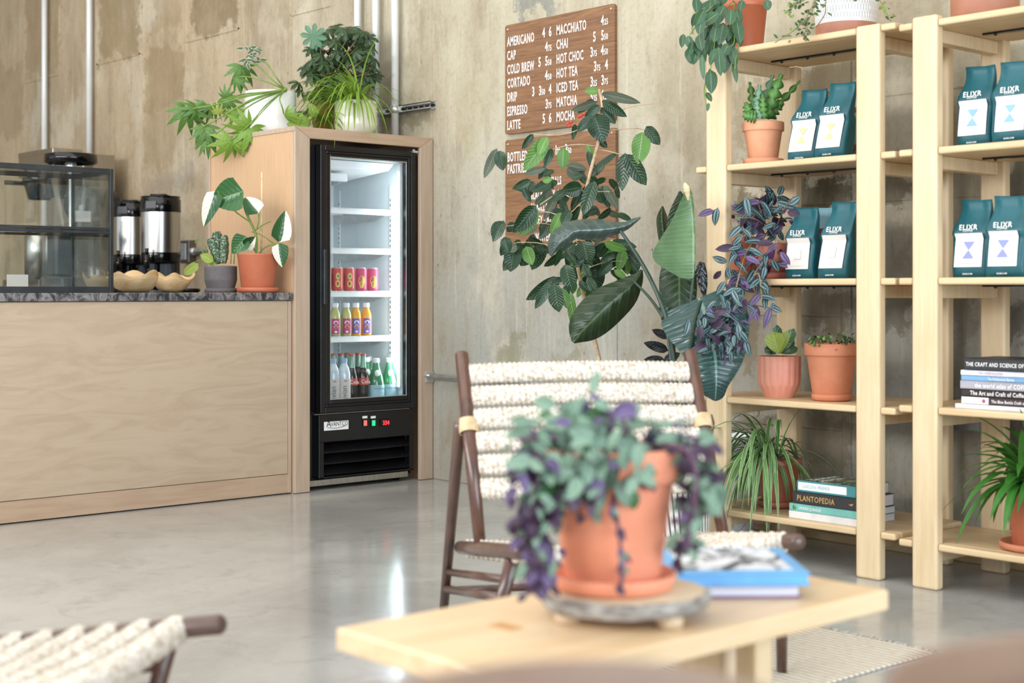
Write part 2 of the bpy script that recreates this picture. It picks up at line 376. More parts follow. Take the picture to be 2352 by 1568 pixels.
MT['lf_ivy'] = leaf_mat('ivy_leaf', (66, 92, 60), (110, 130, 88), 5, 0.2, 0.4, edge=(180, 190, 130), trans=0.2)
MT['lf_ivy_l'] = leaf_mat('ivy_leaf_light', (140, 170, 88), (176, 196, 120), 5, 0.2, 0.4, trans=0.3)
MT['lf_fern'] = leaf_mat('strap_fern', (66, 130, 52), (110, 160, 80), 1, 0.0, 0.25, under=(84, 138, 60), trans=0.25)
MT['lf_lime'] = leaf_mat('lime_leaf', (170, 190, 84), (200, 210, 120), 5, 0.2, 0.4, trans=0.3)

# spotted cactus
t = NT('spotted_cactus'); t.b.inputs['Roughness'].default_value = 0.6
t.put(t.b.inputs['Base Color'], t.mix(t.ramp(t.noise(t.coord(), 130, 2), 0.54, 0.62), lin((64, 90, 70)), lin((178, 190, 156)))); MT['cactus'] = t.m

# concrete wall
def build_concrete():
    t = NT('board_formed_concrete'); b = t.b; b.inputs['Roughness'].default_value = 0.85; b.inputs['Specular IOR Level'].default_value = 0.25
    co = t.coord(); sp = t.node('ShaderNodeSeparateXYZ'); t.l.new(co, sp.inputs[0]); x, z = sp.outputs[0], sp.outputs[2]
    big = t.noise(t.coord((1, 1, 0.45)), 1.5, 6, 0.6)
    med = t.noise(t.coord((1, 1, 0.5)), 6, 6, 0.7)
    fine = t.noise(t.coord(), 45, 4, 0.7)
    streak = t.noise(t.coord((16, 16, 0.9)), 2.2, 5, 0.65)
    # tone drifts from tan on the left to grey on the right and lower down
    tone = t.mix(t.ramp(x, -8.2, -5.6), lin((184, 164, 135)), lin((188, 180, 158)))
    low = t.mix(t.ramp(z, 2.1, 0.5), tone, lin((162, 162, 154)))
    tone = t.mix(t.ramp(x, -6.6, -5.4), tone, low)
    c = t.mix(t.math('MULTIPLY', t.ramp(big, 0.42, 0.7), 0.7), tone, lin((150, 134, 108)))
    c = t.mix(t.math('MULTIPLY', t.ramp(med, 0.48, 0.72), 0.5), c, lin((138, 122, 98)))
    c = t.mix(t.math('MULTIPLY', t.ramp(t.noise(t.coord((1, 1, 0.6), loc=(3, 1, 7)), 2.6, 5, 0.65), 0.5, 0.66), 0.45), c, lin((206, 198, 178)))
    c = t.mix(t.math('MULTIPLY', t.ramp(streak, 0.54, 0.74), 0.36), c, lin((140, 124, 98)))
    c = t.mix(t.math('MULTIPLY', t.ramp(streak, 0.44, 0.3), 0.22), c, lin((226, 218, 198)))
    wob = t.math('MULTIPLY', t.math('SUBTRACT', t.noise(t.coord(), 7, 6, 0.72), 0.5), 0.42)
    xx = t.math('ADD', x, wob); zz = t.math('ADD', z, t.math('MULTIPLY', wob, 1.2))
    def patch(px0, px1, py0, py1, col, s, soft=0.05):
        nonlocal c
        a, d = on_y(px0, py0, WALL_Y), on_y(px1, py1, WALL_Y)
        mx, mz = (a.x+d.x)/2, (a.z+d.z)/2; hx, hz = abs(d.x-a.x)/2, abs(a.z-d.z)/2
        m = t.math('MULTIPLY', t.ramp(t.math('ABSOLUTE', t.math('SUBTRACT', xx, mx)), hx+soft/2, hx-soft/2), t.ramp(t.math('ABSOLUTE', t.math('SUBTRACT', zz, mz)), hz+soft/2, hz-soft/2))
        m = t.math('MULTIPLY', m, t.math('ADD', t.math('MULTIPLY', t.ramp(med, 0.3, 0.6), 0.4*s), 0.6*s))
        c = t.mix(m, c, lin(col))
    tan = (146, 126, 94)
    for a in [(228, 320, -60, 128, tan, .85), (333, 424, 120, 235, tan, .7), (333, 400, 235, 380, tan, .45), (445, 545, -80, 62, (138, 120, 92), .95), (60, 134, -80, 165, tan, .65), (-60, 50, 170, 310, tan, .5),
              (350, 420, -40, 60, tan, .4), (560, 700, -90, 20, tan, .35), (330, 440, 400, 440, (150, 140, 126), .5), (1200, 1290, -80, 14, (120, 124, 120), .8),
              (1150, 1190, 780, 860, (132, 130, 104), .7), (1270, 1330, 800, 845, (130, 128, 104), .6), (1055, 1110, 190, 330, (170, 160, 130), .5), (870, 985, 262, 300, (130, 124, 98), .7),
              (1672, 1800, 440, 560, (118, 102, 76), .85), (1815, 1960, 395, 492, (84, 76, 58), .95), (1800, 1960, 150, 250, (134, 120, 94), .8), (1680, 1760, 215, 330, (140, 122, 94), .55),  # rows behind the shelves: darker concrete blocks plus painted bands of shelf shadow
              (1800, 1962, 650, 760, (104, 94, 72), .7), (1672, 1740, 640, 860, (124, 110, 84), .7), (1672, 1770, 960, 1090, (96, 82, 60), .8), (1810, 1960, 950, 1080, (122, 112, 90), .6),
              (2026, 2096, 385, 470, (96, 88, 70), .7), (2026, 2096, 660, 760, (96, 92, 78), .7), (2165, 2240, 540, 900, (120, 116, 104), .6), (2300, 2400, 330, 480, (88, 82, 66), .8), (2300, 2400, 700, 800, (90, 88, 76), .75), (2300, 2420, 900, 1300, (76, 72, 64), .8),  # dark bands below shelf levels are shelf shadow put into the colour
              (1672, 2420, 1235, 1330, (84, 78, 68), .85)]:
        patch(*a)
    pits = t.node('ShaderNodeTexVoronoi'); t.l.new(t.coord((1, 1, 0.5)), pits.inputs['Vector']); pits.inputs['Scale'].default_value = 22
    pm = t.math('MULTIPLY', t.ramp(pits.outputs['Distance'], 0.12, 0.05), t.ramp(med, 0.5, 0.6))
    c = t.mix(t.math('MULTIPLY', pm, 0.75), c, lin((92, 80, 62)))
    c = t.mix(t.math('MULTIPLY', t.ramp(fine, 0.45, 0.75), 0.26), c, lin((128, 114, 92)))
    t.put(b.inputs['Base Color'], c)
    h = t.math('ADD', t.math('MULTIPLY', streak, 0.6), t.math('ADD', fine, t.math('MULTIPLY', pm, -1.5)))
    t.bump(h, 0.22, 0.012)
    return t.m
WALL_Y = 4.484
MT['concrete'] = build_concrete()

# polished floor
t = NT('polished_concrete'); b = t.b
n1 = t.noise(t.coord((1, 1, 1)), 1.3, 7, 0.62, 0.4); n2 = t.noise(t.coord((1, 1, 1)), 6, 6, 0.7, 0.6); n3 = t.noise(t.coord(), 40, 3)
c = t.mix(t.ramp(n1, 0.35, 0.7), lin((176, 175, 171)), lin((152, 151, 147)))
c = t.mix(t.math('MULTIPLY', t.ramp(n2, 0.5, 0.72), 0.42), c, lin((126, 124, 120)))
c = t.mix(t.math('MULTIPLY', t.ramp(n2, 0.42, 0.26), 0.2), c, lin((192, 190, 186)))
c = t.mix(t.math('MULTIPLY', t.ramp(n3, 0.6, 0.8), 0.3), c, lin((112, 108, 102)))
t.put(b.inputs['Base Color'], c); t.put(b.inputs['Roughness'], t.math('ADD', t.math('MULTIPLY', n2, 0.14), 0.07)); b.inputs['Specular IOR Level'].default_value = 0.6
t.bump(n2, 0.04, 0.01); MT['floor'] = t.m

# granite worktop
t = NT('dark_granite'); b = t.b; b.inputs['Roughness'].default_value = 0.25
n1 = t.noise(t.coord((1, 1, 0.7)), 16, 6, 0.75, 1.6); n2 = t.noise(t.coord(), 5, 3)
c = t.mix(t.ramp(n1, 0.4, 0.62), lin((46, 46, 52)), lin((130, 126, 126)))
c = t.mix(t.math('MULTIPLY', t.ramp(n1, 0.62, 0.72), 0.8), c, lin((206, 200, 196)))
c = t.mix(t.math('MULTIPLY', t.ramp(n2, 0.6, 0.7), 0.5), c, lin((150, 116, 84)))
t.put(b.inputs['Base Color'], c); MT['granite'] = t.m

# menu wood
t = NT('walnut_menu_board'); b = t.b; b.inputs['Roughness'].default_value = 0.5
n1 = t.noise(t.coord((1.4, 1, 34)), 4, 6, 0.7, 0.5); n2 = t.noise(t.coord((1, 1, 7)), 3, 5, 0.6, 1.0)
c = t.mix(t.ramp(n1, 0.3, 0.72), lin((146, 106, 72)), lin((104, 70, 44)))
c = t.mix(t.math('MULTIPLY', t.ramp(n2, 0.5, 0.7), 0.5), c, lin((168, 122, 80)))
t.put(b.inputs['Base Color'], c); MT['menu'] = t.m

# jute rug
t = NT('jute'); b = t.b; b.inputs['Roughness'].default_value = 0.95
wv = t.node('ShaderNodeTexWave', wave_type='BANDS', bands_direction='Y'); t.l.new(t.coord(), wv.inputs['Vector']); wv.inputs['Scale'].default_value = 14; wv.inputs['Distortion'].default_value = 1.2; wv.inputs['Detail'].default_value = 2
n2 = t.noise(t.coord((14, 60, 1)), 3, 3)
c = t.mix(wv.outputs['Fac'], lin((200, 188, 168)), lin((236, 228, 214))); c = t.mix(t.math('MULTIPLY', t.ramp(n2, 0.5, 0.7), 0.5), c, lin((166, 146, 116)))
t.put(b.inputs['Base Color'], c); t.bump(wv.outputs['Fac'], 0.8, 0.01); MT['jute'] = t.m

# net-patterned glaze, marble glaze, diagonal basket
t = NT('net_pattern_glaze'); b = t.b; b.inputs['Roughness'].default_value = 0.35
uv = t.node('ShaderNodeTexCoord').outputs['UV']; sp = t.node('ShaderNodeSeparateXYZ'); t.l.new(uv, sp.inputs[0])
def stripes(t, a, b_, k1, k2, w):
    s = t.math('FRACT', t.math('ADD', t.math('MULTIPLY', a, k1), t.math('MULTIPLY', b_, k2)))
    return t.ramp(t.math('ABSOLUTE', t.math('SUBTRACT', s, 0.5)), w, w*0.4)
m = t.math('MAXIMUM', stripes(t, sp.outputs[0], sp.outputs[1], 64, 14, 0.1), stripes(t, sp.outputs[0], sp.outputs[1], 64, -14, 0.1))
t.put(b.inputs['Base Color'], t.mix(m, lin((240, 240, 240)), lin((120, 120, 128)))); MT['net'] = t.m
t = NT('marbled_glaze'); b = t.b; b.inputs['Roughness'].default_value = 0.25
m = t.ramp(t.math('ABSOLUTE', t.math('SUBTRACT', t.noise(t.coord(), 9, 4, 0.6, 1.5), 0.5)), 0.02, 0.004)
t.put(b.inputs['Base Color'], t.mix(t.math('MULTIPLY', m, 0.6), lin((232, 232, 234)), lin((110, 116, 130)))); MT['marble'] = t.m
t = NT('striped_basket'); b = t.b; b.inputs['Roughness'].default_value = 0.8
uv = t.node('ShaderNodeTexCoord').outputs['UV']; sp = t.node('ShaderNodeSeparateXYZ'); t.l.new(uv, sp.inputs[0])
t.put(b.inputs['Base Color'], t.mix(stripes(t, sp.outputs[0], sp.outputs[1], 44, 8, 0.24), lin((232, 228, 220)), lin((96, 90, 88)))); MT['basket'] = t.m

# ------------------------------------------------------------------ the room
fl = MB().box((-14, -4, -0.2), (4.2, 4.6, 0)).build('floor', MT['floor']); tag(fl, kind='structure')
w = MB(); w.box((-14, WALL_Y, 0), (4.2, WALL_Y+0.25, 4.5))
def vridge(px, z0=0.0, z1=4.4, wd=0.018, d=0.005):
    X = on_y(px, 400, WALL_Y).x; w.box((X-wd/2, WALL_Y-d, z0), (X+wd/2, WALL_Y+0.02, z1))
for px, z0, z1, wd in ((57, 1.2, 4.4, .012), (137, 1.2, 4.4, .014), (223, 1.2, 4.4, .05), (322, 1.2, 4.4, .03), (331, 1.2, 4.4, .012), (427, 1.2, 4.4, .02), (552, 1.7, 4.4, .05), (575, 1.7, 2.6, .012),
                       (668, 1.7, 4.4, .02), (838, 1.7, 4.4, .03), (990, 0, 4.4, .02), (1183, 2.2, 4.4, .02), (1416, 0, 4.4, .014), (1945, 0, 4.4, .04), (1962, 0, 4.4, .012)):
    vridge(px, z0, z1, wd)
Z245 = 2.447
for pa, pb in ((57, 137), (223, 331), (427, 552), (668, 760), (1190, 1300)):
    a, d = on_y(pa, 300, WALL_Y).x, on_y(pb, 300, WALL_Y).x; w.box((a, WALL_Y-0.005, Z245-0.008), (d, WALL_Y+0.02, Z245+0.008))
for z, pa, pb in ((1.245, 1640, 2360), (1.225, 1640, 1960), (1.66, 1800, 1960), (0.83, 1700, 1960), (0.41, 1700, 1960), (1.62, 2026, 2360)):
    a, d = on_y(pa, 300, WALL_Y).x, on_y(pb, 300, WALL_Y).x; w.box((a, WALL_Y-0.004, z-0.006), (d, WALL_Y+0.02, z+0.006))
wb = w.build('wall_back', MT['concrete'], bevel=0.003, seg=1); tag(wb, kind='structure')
tag(MB().box((-14.2, -4, 0), (-14, WALL_Y+0.25, 4.5)).build('wall_left', MT['concrete']), kind='structure')
ceil = mat('white_ceiling', (226, 224, 218), 0.8)
tag(MB().box((-14, -4, 4.5), (4.2, 4.6, 4.7)).build('ceiling', ceil), kind='structure')
tag(MB().box((-4.3, WALL_Y-0.035, 0), (4.2, WALL_Y, 0.03)).build('baseboard_back', MT['maple_x'], bevel=0.004), kind='structure')

# ------------------------------------------------------------------ conduits and wall fittings
def conduit(px, ytop, ybot, label, r=0.0165, zb=None):
    X = on_y(px, 300, WALL_Y-0.04).x; z1 = on_y(px, ytop, WALL_Y-0.04).z; z0 = zb or on_y(px, ybot, WALL_Y-0.04).z
    o = MB().tube([(0, 0, z0), (0, 0, z1)], r, 14).build('conduit', MT['conduit'], None); o.location = (X, WALL_Y-0.04, 0)
    return tag(o, label, 'conduit', 'vertical conduits on the concrete wall')
conduit(102, -400, 660, 'white vertical conduit at the far left of the concrete wall', 0.02)
conduit(205, -400, 470, 'white vertical conduit rising behind the dark round hopper and display case', 0.02)
conduit(821, -300, 330, 'white vertical conduit mostly hidden behind the bushy plant on the cabinet', 0.018, 1.67)
conduit(863, -300, 420, 'white vertical conduit passing the left end of the steel strut channel', 0.019, 1.67)
conduit(907, -300, 420, 'white vertical conduit clamped to the middle of the steel strut channel', 0.019, 1.67)
a, d = on_y(873, 258, WALL_Y-0.03), on_y(989, 240, WALL_Y-0.03)
st = thing('strut_channel', 'short slotted steel strut channel fixed across the wall above the fridge cabinet', 'bracket', (a.x, WALL_Y, a.z))
L = d.x-a.x
m = MB(); m.box((0, -0.03, -0.02), (L, 0, -0.016)).box((0, -0.03, 0.016), (L, 0, 0.02)).box((0, -0.006, -0.02), (L, 0, 0.02)).box((0, -0.03, -0.02), (L, -0.028, -0.008)).box((0, -0.03, 0.008), (L, -0.028, 0.02)); m.build('channel', MT['galv'], st)
m = MB()
for k in range(9): m.box((0.02+k*L/9, -0.008, -0.006), (0.05+k*L/9, -0.0055, 0.006))
m.build('slot', MT['dark_gap'], st)
for px in (872, 907):
    X = on_y(px, 250, WALL_Y-0.04).x-a.x
    MB().tube([(X, -0.04, -0.018), (X, -0.04, 0.018)], 0.026, 14).box((X-0.04, -0.034, -0.014), (X+0.04, -0.03, 0.014)).tube([(X-0.035, -0.05, 0), (X-0.035, -0.03, 0)], 0.008, 8).build('clamp', MT['galv'], st)
a = on_y(984, 863, WALL_Y-0.04); b_ = on_y(2178, 975, WALL_Y-0.04)
hc = thing('wall_conduit', 'horizontal grey conduit running along the wall low behind the rope chair', 'conduit', (a.x, WALL_Y-0.04, 0.505))
MB().tube([(0, 0, 0), (b_.x-a.x, 0, 0)], 0.014, 12).build('pipe', MT['galv'], hc)
MB().box((-0.012, -0.012, -0.03), (0.0, 0.035, 0.022)).tube([(-0.03, -0.016, 0.005), (0.03, -0.016, 0.005)], 0.006, 8).build('clamp', MT['galv'], hc)
o = on_y(2208, 968, WALL_Y-0.02)
ou = thing('outlet_box', 'grey metal power outlet box on the wall under the right shelf unit', 'outlet', (o.x, WALL_Y, 0.50))
MB().box((-0.085, -0.05, -0.055), (0.085, 0, 0.055)).build('box', MT['outlet'], ou, bevel=0.008)
MB().lathe([(0, 0.004), (0.02, 0.004), (0.02, 0)], n=16).build('socket', MT['white'], ou).matrix_local = Matrix.Translation((0, -0.051, -0.012)) @ Matrix.Rotation(PI/2, 4, 'X')
o = on_y(429, 578, WALL_Y-0.03)
jb = thing('junction_box', 'square steel junction box on the wall right of the coffee dispensers', 'junction box', (o.x, WALL_Y, o.z))
MB().box((-0.06, -0.05, -0.07), (0.06, 0, 0.07)).build('box', MT['steel_dull'], jb, bevel=0.006)
MB().box((-0.03, -0.056, -0.05), (0.03, -0.048, 0.05)).build('cover', MT['galv'], jb, bevel=0.003)
MB().tube([(0.05, -0.03, 0.0), (0.9, -0.03, 0.0)], 0.016, 12).tube([(0.06, -0.03, 0), (0.1, -0.03, 0)], 0.024, 10).build('pipe', MT['galv'], jb)

# ------------------------------------------------------------------ menu boards
def board(pTL, pTR, pBL, label, rows, cent):
    a = on_y(*pTL, WALL_Y-0.02); b = on_y(*pTR, WALL_Y-0.02); c0 = on_y(*pBL, WALL_Y-0.02)
    wd, ht = b.x-a.x, a.z-c0.z
    t0 = thing('menu_board', label, 'menu board', (a.x, WALL_Y-0.002, c0.z), 0, 'brown wooden menu boards')
    m = MB(); R = 0.012; pts = []
    for cx, cz, q0 in ((wd-R, ht-R, 0), (R, ht-R, 90), (R, R, 180), (wd-R, R, 270)):
        for k in range(5): q = math.radians(q0+k*22.5); pts.append((cx+R*math.cos(q), cz+R*math.sin(q)))
    n = len(pts)
    m.add([(p[0], -0.016, p[1]) for p in pts]+[(p[0], 0, p[1]) for p in pts], [tuple(range(n)), tuple(range(n, 2*n))[::-1]]+[(i, i+n, (i+1) % n+n, (i+1) % n) for i in range(n)])
    m.build('panel', MT['menu'], t0)
    lines = {}
    for (u, v, s, al, sz) in rows+cent:      # one part per line of the menu
        m = lines.setdefault((round(v*9), u > 0.46 and len(cent) == 0), MB())
        if '.' in s:
            s, cents = s.split('.')
            w_ = text(m, cents, ss, (u*wd, -0.0165, v*ht), (1, 0, 0), (0, 0, 1), 0.6, 0, 0.0008, 'RIGHT', 0.022)
            text(m, s, sz, (u*wd-w_-0.002, -0.0165, v*ht), (1, 0, 0), (0, 0, 1), 0.6, 0, 0.0008, 'RIGHT', 0.022)
        elif al == 'RIGHT': text(m, s, sz, (u*wd, -0.0165, v*ht), (1, 0, 0), (0, 0, 1), 0.6, 0, 0.0008, al, 0.022)
        else: text(m, s, sz, (u*wd, -0.0165, v*ht), (1, 0, 0), (0, 0, 1), 0.49, 0, 0.0008, al, 0.018)
    for m in lines.values(): m.build('menu_line', MT['ink_white'], t0)
    for u in (0.02, wd-0.02):
        for v in (0.02, ht-0.02): MB().sphere((u, -0.017, v), 0.005, 8, 5).build('pin', MT['raffia'], t0)
BS = 0.060; ss = 0.036
rows = []
def price(u, v, s):
    # e.g. '4.75' -> big 4, small 75 ; right aligned at u
    rows.append((u, v, s, 'RIGHT', BS))
vrow = [0.84-0.1275*k for k in range(7)]
Lc = [('AMERICANO', [('4', .385), ('6', .445)]), ('CAP', [('4.75', .445)]), ('COLD BREW', [('5', .345), ('5.50', .445)]), ('CORTADO', [('4.50', .445)]), ('DRIP', [('3', .285), ('3.50', .385), ('4', .445)]), ('ESPRESSO', [('3.75', .445)]), ('LATTE', [('5', .385), ('6', .445)])]
Rc = [('MACCHIATO', [('4.25', .945)]), ('CHAI', [('5', .84), ('5.50', .945)]), ('HOT CHOC', [('3.75', .85), ('4.50', .945)]), ('HOT TEA', [('3.75', .88), ('4', .945)]), ('ICED TEA', [('3.25', .85), ('3.75', .945)]), ('MATCHA', [('5.25', .85), ('6.25', .945)]), ('MOCHA', [('5.50', .85), ('6.50', .945)])]
for k in range(7):
    v = vrow[k]-0.012*0
    rows.append((0.022, v-0.035, Lc[k][0], 'LEFT', BS))
    for s, u in Lc[k][1]: price(u, v-0.035+0.02, s)
    rows.append((0.49, v-0.035+0.02, Rc[k][0], 'LEFT', BS))
    for s, u in Rc[k][1]: price(u, v-0.035+0.03, s)
board((1159.5, 58.9), (1411, 7.5), (1161, 308.7), 'upper brown wooden menu board listing americano, cap, cold brew and latte prices', rows, [])
rows2 = [(0.022, 0.80, 'BOTTLED', 'LEFT', BS), (0.022, 0.69, 'PASTRIES', 'LEFT', BS)]
rows = rows2; price(0.52, 0.82, '1.75'); price(0.62, 0.82, '3.50')
cent = [(0.45, 0.555, 'SPECIALS', 'CENTER', 0.052), (0.45, 0.44, 'BLACKBERRY  MATCHA', 'CENTER', 0.05), (0.33, 0.33, 'VANILLA', 'CENTER', 0.052), (0.42, 0.215, 'HONEY CREME BREVE', 'CENTER', 0.052), (0.36, 0.06, 'WINTER', 'CENTER', 0.052)]
board((1160, 322), (1413, 298), (1167, 571), 'lower brown wooden menu board half hidden behind the coffee tree leaves', rows2, cent)

# ------------------------------------------------------------------ service counter, worktop, fridge cabinet
CF = -5.61           # plane of the cabinet front
CT = 0.912           # worktop height
c = thing('service_counter', 'pale birch panelled service counter front with a flush kick board', 'counter', (-5.63, 2.0, 0))
MB().box((-0.95, -3.2, 0.004), (-0.02, 1.66, 0.877)).build('carcass', MT['birch'], c)
MB().box((-0.02, -3.2, 0.092), (0.0, 1.655, 0.875)).build('front_panel', MT['birch'], c, bevel=0.002)
MB().box((-0.02, -3.2, 0.005), (-0.002, 1.672, 0.09)).build('kick_board', MT['birch_h'], c, bevel=0.002)
MB().box((-0.02, 1.657, 0.005), (0.0, 1.675, 0.875)).build('end_strip', MT['birch_v'], c, bevel=0.002)
tag(MB().box((-6.6, -1.2, 0.878), (-5.618, 3.674, CT)).build('granite_worktop', MT['granite'], bevel=0.004), 'dark veined granite worktop with rust patch near the fridge cabinet', 'worktop')
bc = thing('back_counter', 'low back counter along the wall behind the coffee dispensers', 'counter', (-8.4, 4.1, 0))
MB().box((-4.2, -0.67, 0.004), (1.74, 0.375, 0.87)).build('carcass', MT['birch'], bc)
MB().box((-4.2, -0.68, 0.872), (1.76, 0.378, 0.900)).build('worktop', MT['granite'], bc, bevel=0.003)

Y0, Y1, ZT, OT = 3.680, 4.480, 1.668, 1.617
OY0, OY1 = 3.762, 4.402
c = thing('fridge_cabinet', 'tall birch plywood cabinet built round the black glass door fridge', 'cabinet', (CF, Y0, 0))
h = Y1-Y0
m = MB(); m.box((-0.765, 0, 0.0), (-0.02, 0.018, ZT-0.02)); m.build('side_panel', MT['oak_side'], c, bevel=0.001)
m = MB().box((-0.765, -0.004, 0.0), (-0.745, -0.0005, ZT-0.0)).box((-0.765, -0.004, ZT-0.022), (-0.0, -0.0005, ZT)); m.build('side_edging', MT['birch_v'], c, bevel=0.002)
MB().box((-0.765, 0, ZT-0.02), (-0.02, h, ZT)).build('top_panel', MT['birch_h'], c)
MB().box((-0.765, h-0.018, 0), (-0.02, h, ZT-0.02)).build('side_panel', MT['oak_side'], c)
a0, a1 = OY0-Y0, OY1-Y0
def prism(pts, x0, x1):     # polygon in the y-z plane extruded along x
    n = len(pts); m = MB()
    return m.add([(x1, p[0], p[1]) for p in pts]+[(x0, p[0], p[1]) for p in pts], [tuple(range(n)), tuple(range(n, 2*n))[::-1]]+[(i, i+n, (i+1) % n+n, (i+1) % n) for i in range(n)])
prism([(0, 0.002), (a0, 0.002), (a0, OT), (0, ZT)], -0.022, 0).build('frame_board', MT['birch_v'], c, bevel=0.003)
prism([(a1, 0.002), (h, 0.002), (h, ZT), (a1, OT)], -0.022, 0).build('frame_board', MT['birch_v'], c, bevel=0.003)
prism([(0, ZT), (a0, OT), (a1, OT), (h, ZT)], -0.022, 0).build('frame_board', MT['birch_h'], c, bevel=0.003)

# fridge -------------------------------------------------------
FX = -5.650           # door glass plane
fr = thing('display_fridge', 'tall black display fridge with a lit glass door and drinks inside', 'fridge', (FX, OY0, 0))
def fy(px, X): return on_x(px, 600, X).y-OY0
def fz(px, py, X): return on_x(px, py, X).z
by0, by1 = 0.012, a1-a0-0.014
iy0, iy1, iz0, iz1 = fy(755.5, FX)-0.02, by1-0.032, 0.385, 1.555
bx = -0.022
m = MB()     # black outer body: five slabs round the cold compartment
m.box((-0.66, by0, 0.03), (bx, iy0-0.001, 1.60)).box((-0.66, by1-0.03, 0.03), (bx, by1, 1.60)).box((-0.66, iy0-0.001, 1.56), (bx, by1-0.03, 1.60)).box((-0.66, by0+0.03, 0.03), (-0.63, by1-0.03, 1.56)).box((-0.63, by0+0.03, 0.03), (bx-0.05, by1-0.03, 0.355))
m.build('body', MT['blackgloss'], fr, bevel=0.002)

m = MB()
m.box((-0.625, iy0, iz0), (-0.61, iy1, iz1)).box((-0.61, iy0, iz0), (bx, iy0+0.012, iz1)).box((-0.61, iy1-0.012, iz0), (bx, iy1, iz1)).box((-0.61, iy0, iz1-0.012), (bx, iy1, iz1)).box((-0.61, iy0, iz0-0.02), (bx, iy1, iz0))
m.build('liner', MT['liner'], fr)
dy0, dy1 = fy(733, FX+0.01), fy(951, FX+0.01)
gy0, gy1 = fy(755.5, FX), fy(930, FX)
dz1, dz0 = 1.596, 0.355; gz1, gz0 = fz(755, 360, FX), fz(757, 917, FX)
m = MB()
def ring(y0, y1, z0, z1, yy0, yy1, zz0, zz1, x0, x1):
    m.box((x0, y0, z0), (x1, yy0, z1)).box((x0, yy1, z0), (x1, y1, z1)).box((x0, yy0, zz1), (x1, yy1, z1)).box((x0, yy0, z0), (x1, yy1, zz0))
ring(dy0, dy1, dz0, dz1, dy0+0.026, dy1-0.026, dz0+0.026, dz1-0.026, -0.02, 0.022)
ring(dy0+0.026, dy1-0.026, dz0+0.026, dz1-0.026, dy0+0.038, dy1-0.038, dz0+0.038, dz1-0.038, -0.02, 0.016)
ring(dy0+0.038, dy1-0.038, dz0+0.038, dz1-0.038, gy0, gy1, gz0, gz1, -0.02, 0.011)
m.build('door_frame', MT['black'], fr, bevel=0.0025)
MB().box((-0.002, gy0, gz0), (0.002, gy1, gz1)).build('door_glass', MT['clear'], fr)
m = MB(); ring(gy0-0.001, gy1+0.001, gz0-0.001, gz1+0.001, gy0+0.002, gy1-0.002, gz0+0.002, gz1-0.002, 0.0105, 0.0125); m.build('glass_trim', MT['galv'], fr)
hz1, hz0 = fz(745, 572, FX+0.03), fz(745, 700, FX+0.03)
MB().box((0.022, dy0+0.002, hz0), (0.048, dy0+0.02, hz1)).box((0.02, dy0+0.018, hz0), (0.03, dy0+0.026, hz1)).build('handle', MT['charcoal'], fr, bevel=0.004)
MB().box((0.0, dy1-0.02, dz1-0.005), (0.03, dy1+0.01, dz1+0.004)).tube([(0.02, dy1-0.01, dz1), (0.02, dy1-0.01, dz1+0.012)], 0.007, 8).build('hinge', MT['galv'], fr)
m = MB(); m.box((-0.03, by0+0.03, 0.348), (0.012, by1-0.03, 0.352)); m.build('gap_strip', MT['steel_dull'], fr)
# lower grille: panel plus three louvres
m = MB(); m.box((-0.03, dy0, 0.22), (0.008, dy1, 0.346)).box((-0.03, dy0, 0.05), (0.008, dy0+0.028, 0.22)).box((-0.03, dy1-0.024, 0.05), (0.008, dy1, 0.22)).box((-0.03, dy0, 0.05), (0.008, dy1, 0.058))
m.build('grille_panel', MT['black'], fr, bevel=0.002)
for k in range(3):
    M_ = Matrix.Translation((-0.012, 0, 0.185-k*0.053)) @ Matrix.Rotation(math.radians(38), 4, 'Y')
    MB().box((-0.028, dy0+0.028, -0.003), (0.022, dy1-0.024, 0.003), 0, M_).build('louvre', MT['black'], fr)
MB().box((-0.04, by0, 0.02), (0.012, by1-0.04, 0.047)).build('kick_strip', MT['steel'], fr, bevel=0.002)
for y in (by0+0.04, by1-0.06):
    for x in (-0.6, -0.06): MB().tube([(x, y, 0.0), (x, y, 0.035)], 0.018, 10).build('foot', MT['black'], fr)
FP = 0.0085
def fp(px, py): p = on_x(px, py, FX+FP); return p.y-OY0, p.z
ya, za = fp(744, 989); yb, zb = fp(800, 965)
lg = MB().box((FP, ya, za), (FP+0.0015, yb, zb)).build('badge', MT['label'], fr)
m = MB(); text(m, 'A', 0.045, (FP+0.002, ya+0.012, za+0.016), (0, 1, 0), (0, 0, 1), 0.9); text(m, 'VANTCO', 0.030, (FP+0.002, ya+0.037, za+0.018), (0, 1, 0), (0, 0, 1), 0.78)
pts = [(FP+0.0025, ya+0.02+0.10*k/10, za+0.013-0.005*math.sin(k/10*PI)+0.004*(k/10)**2) for k in range(11)]
m.tube(pts, 0.0012, 5); m.build('logo', MT['charcoal'], lg)
for px, col, nm in ((838, (188, 96, 92), 'switch'), (857, (40, 190, 130), 'switch')):
    y, z = fp(px, 971); MB().box((FP, y-0.013, z-0.018), (FP+0.003, y+0.013, z+0.018)).build('switch_bezel', MT['blackgloss'], fr)
    MB().box((FP+0.003, y-0.009, z-0.013), (FP+0.006, y+0.009, z+0.013)).build(nm, emis('lit_'+nm, col, 0.7), fr)
    MB().box((FP, y-0.014, z+0.022), (FP+0.001, y+0.014, z+0.033)).build('switch_tag', MT['ink_white'], fr)
y, z = fp(885, 970); dsp = MB().box((FP, y-0.034, z-0.017), (FP+0.004, y+0.034, z+0.017)).build('temperature_display', MT['blackgloss'], fr, bevel=0.003)
m = MB(); text(m, '334', 0.028, (FP+0.0045, y-0.018, z-0.010), (0, 1, 0), (0, 0, 1), 0.85, bold=0.02); m.build('digits', MT['red_led'], dsp)
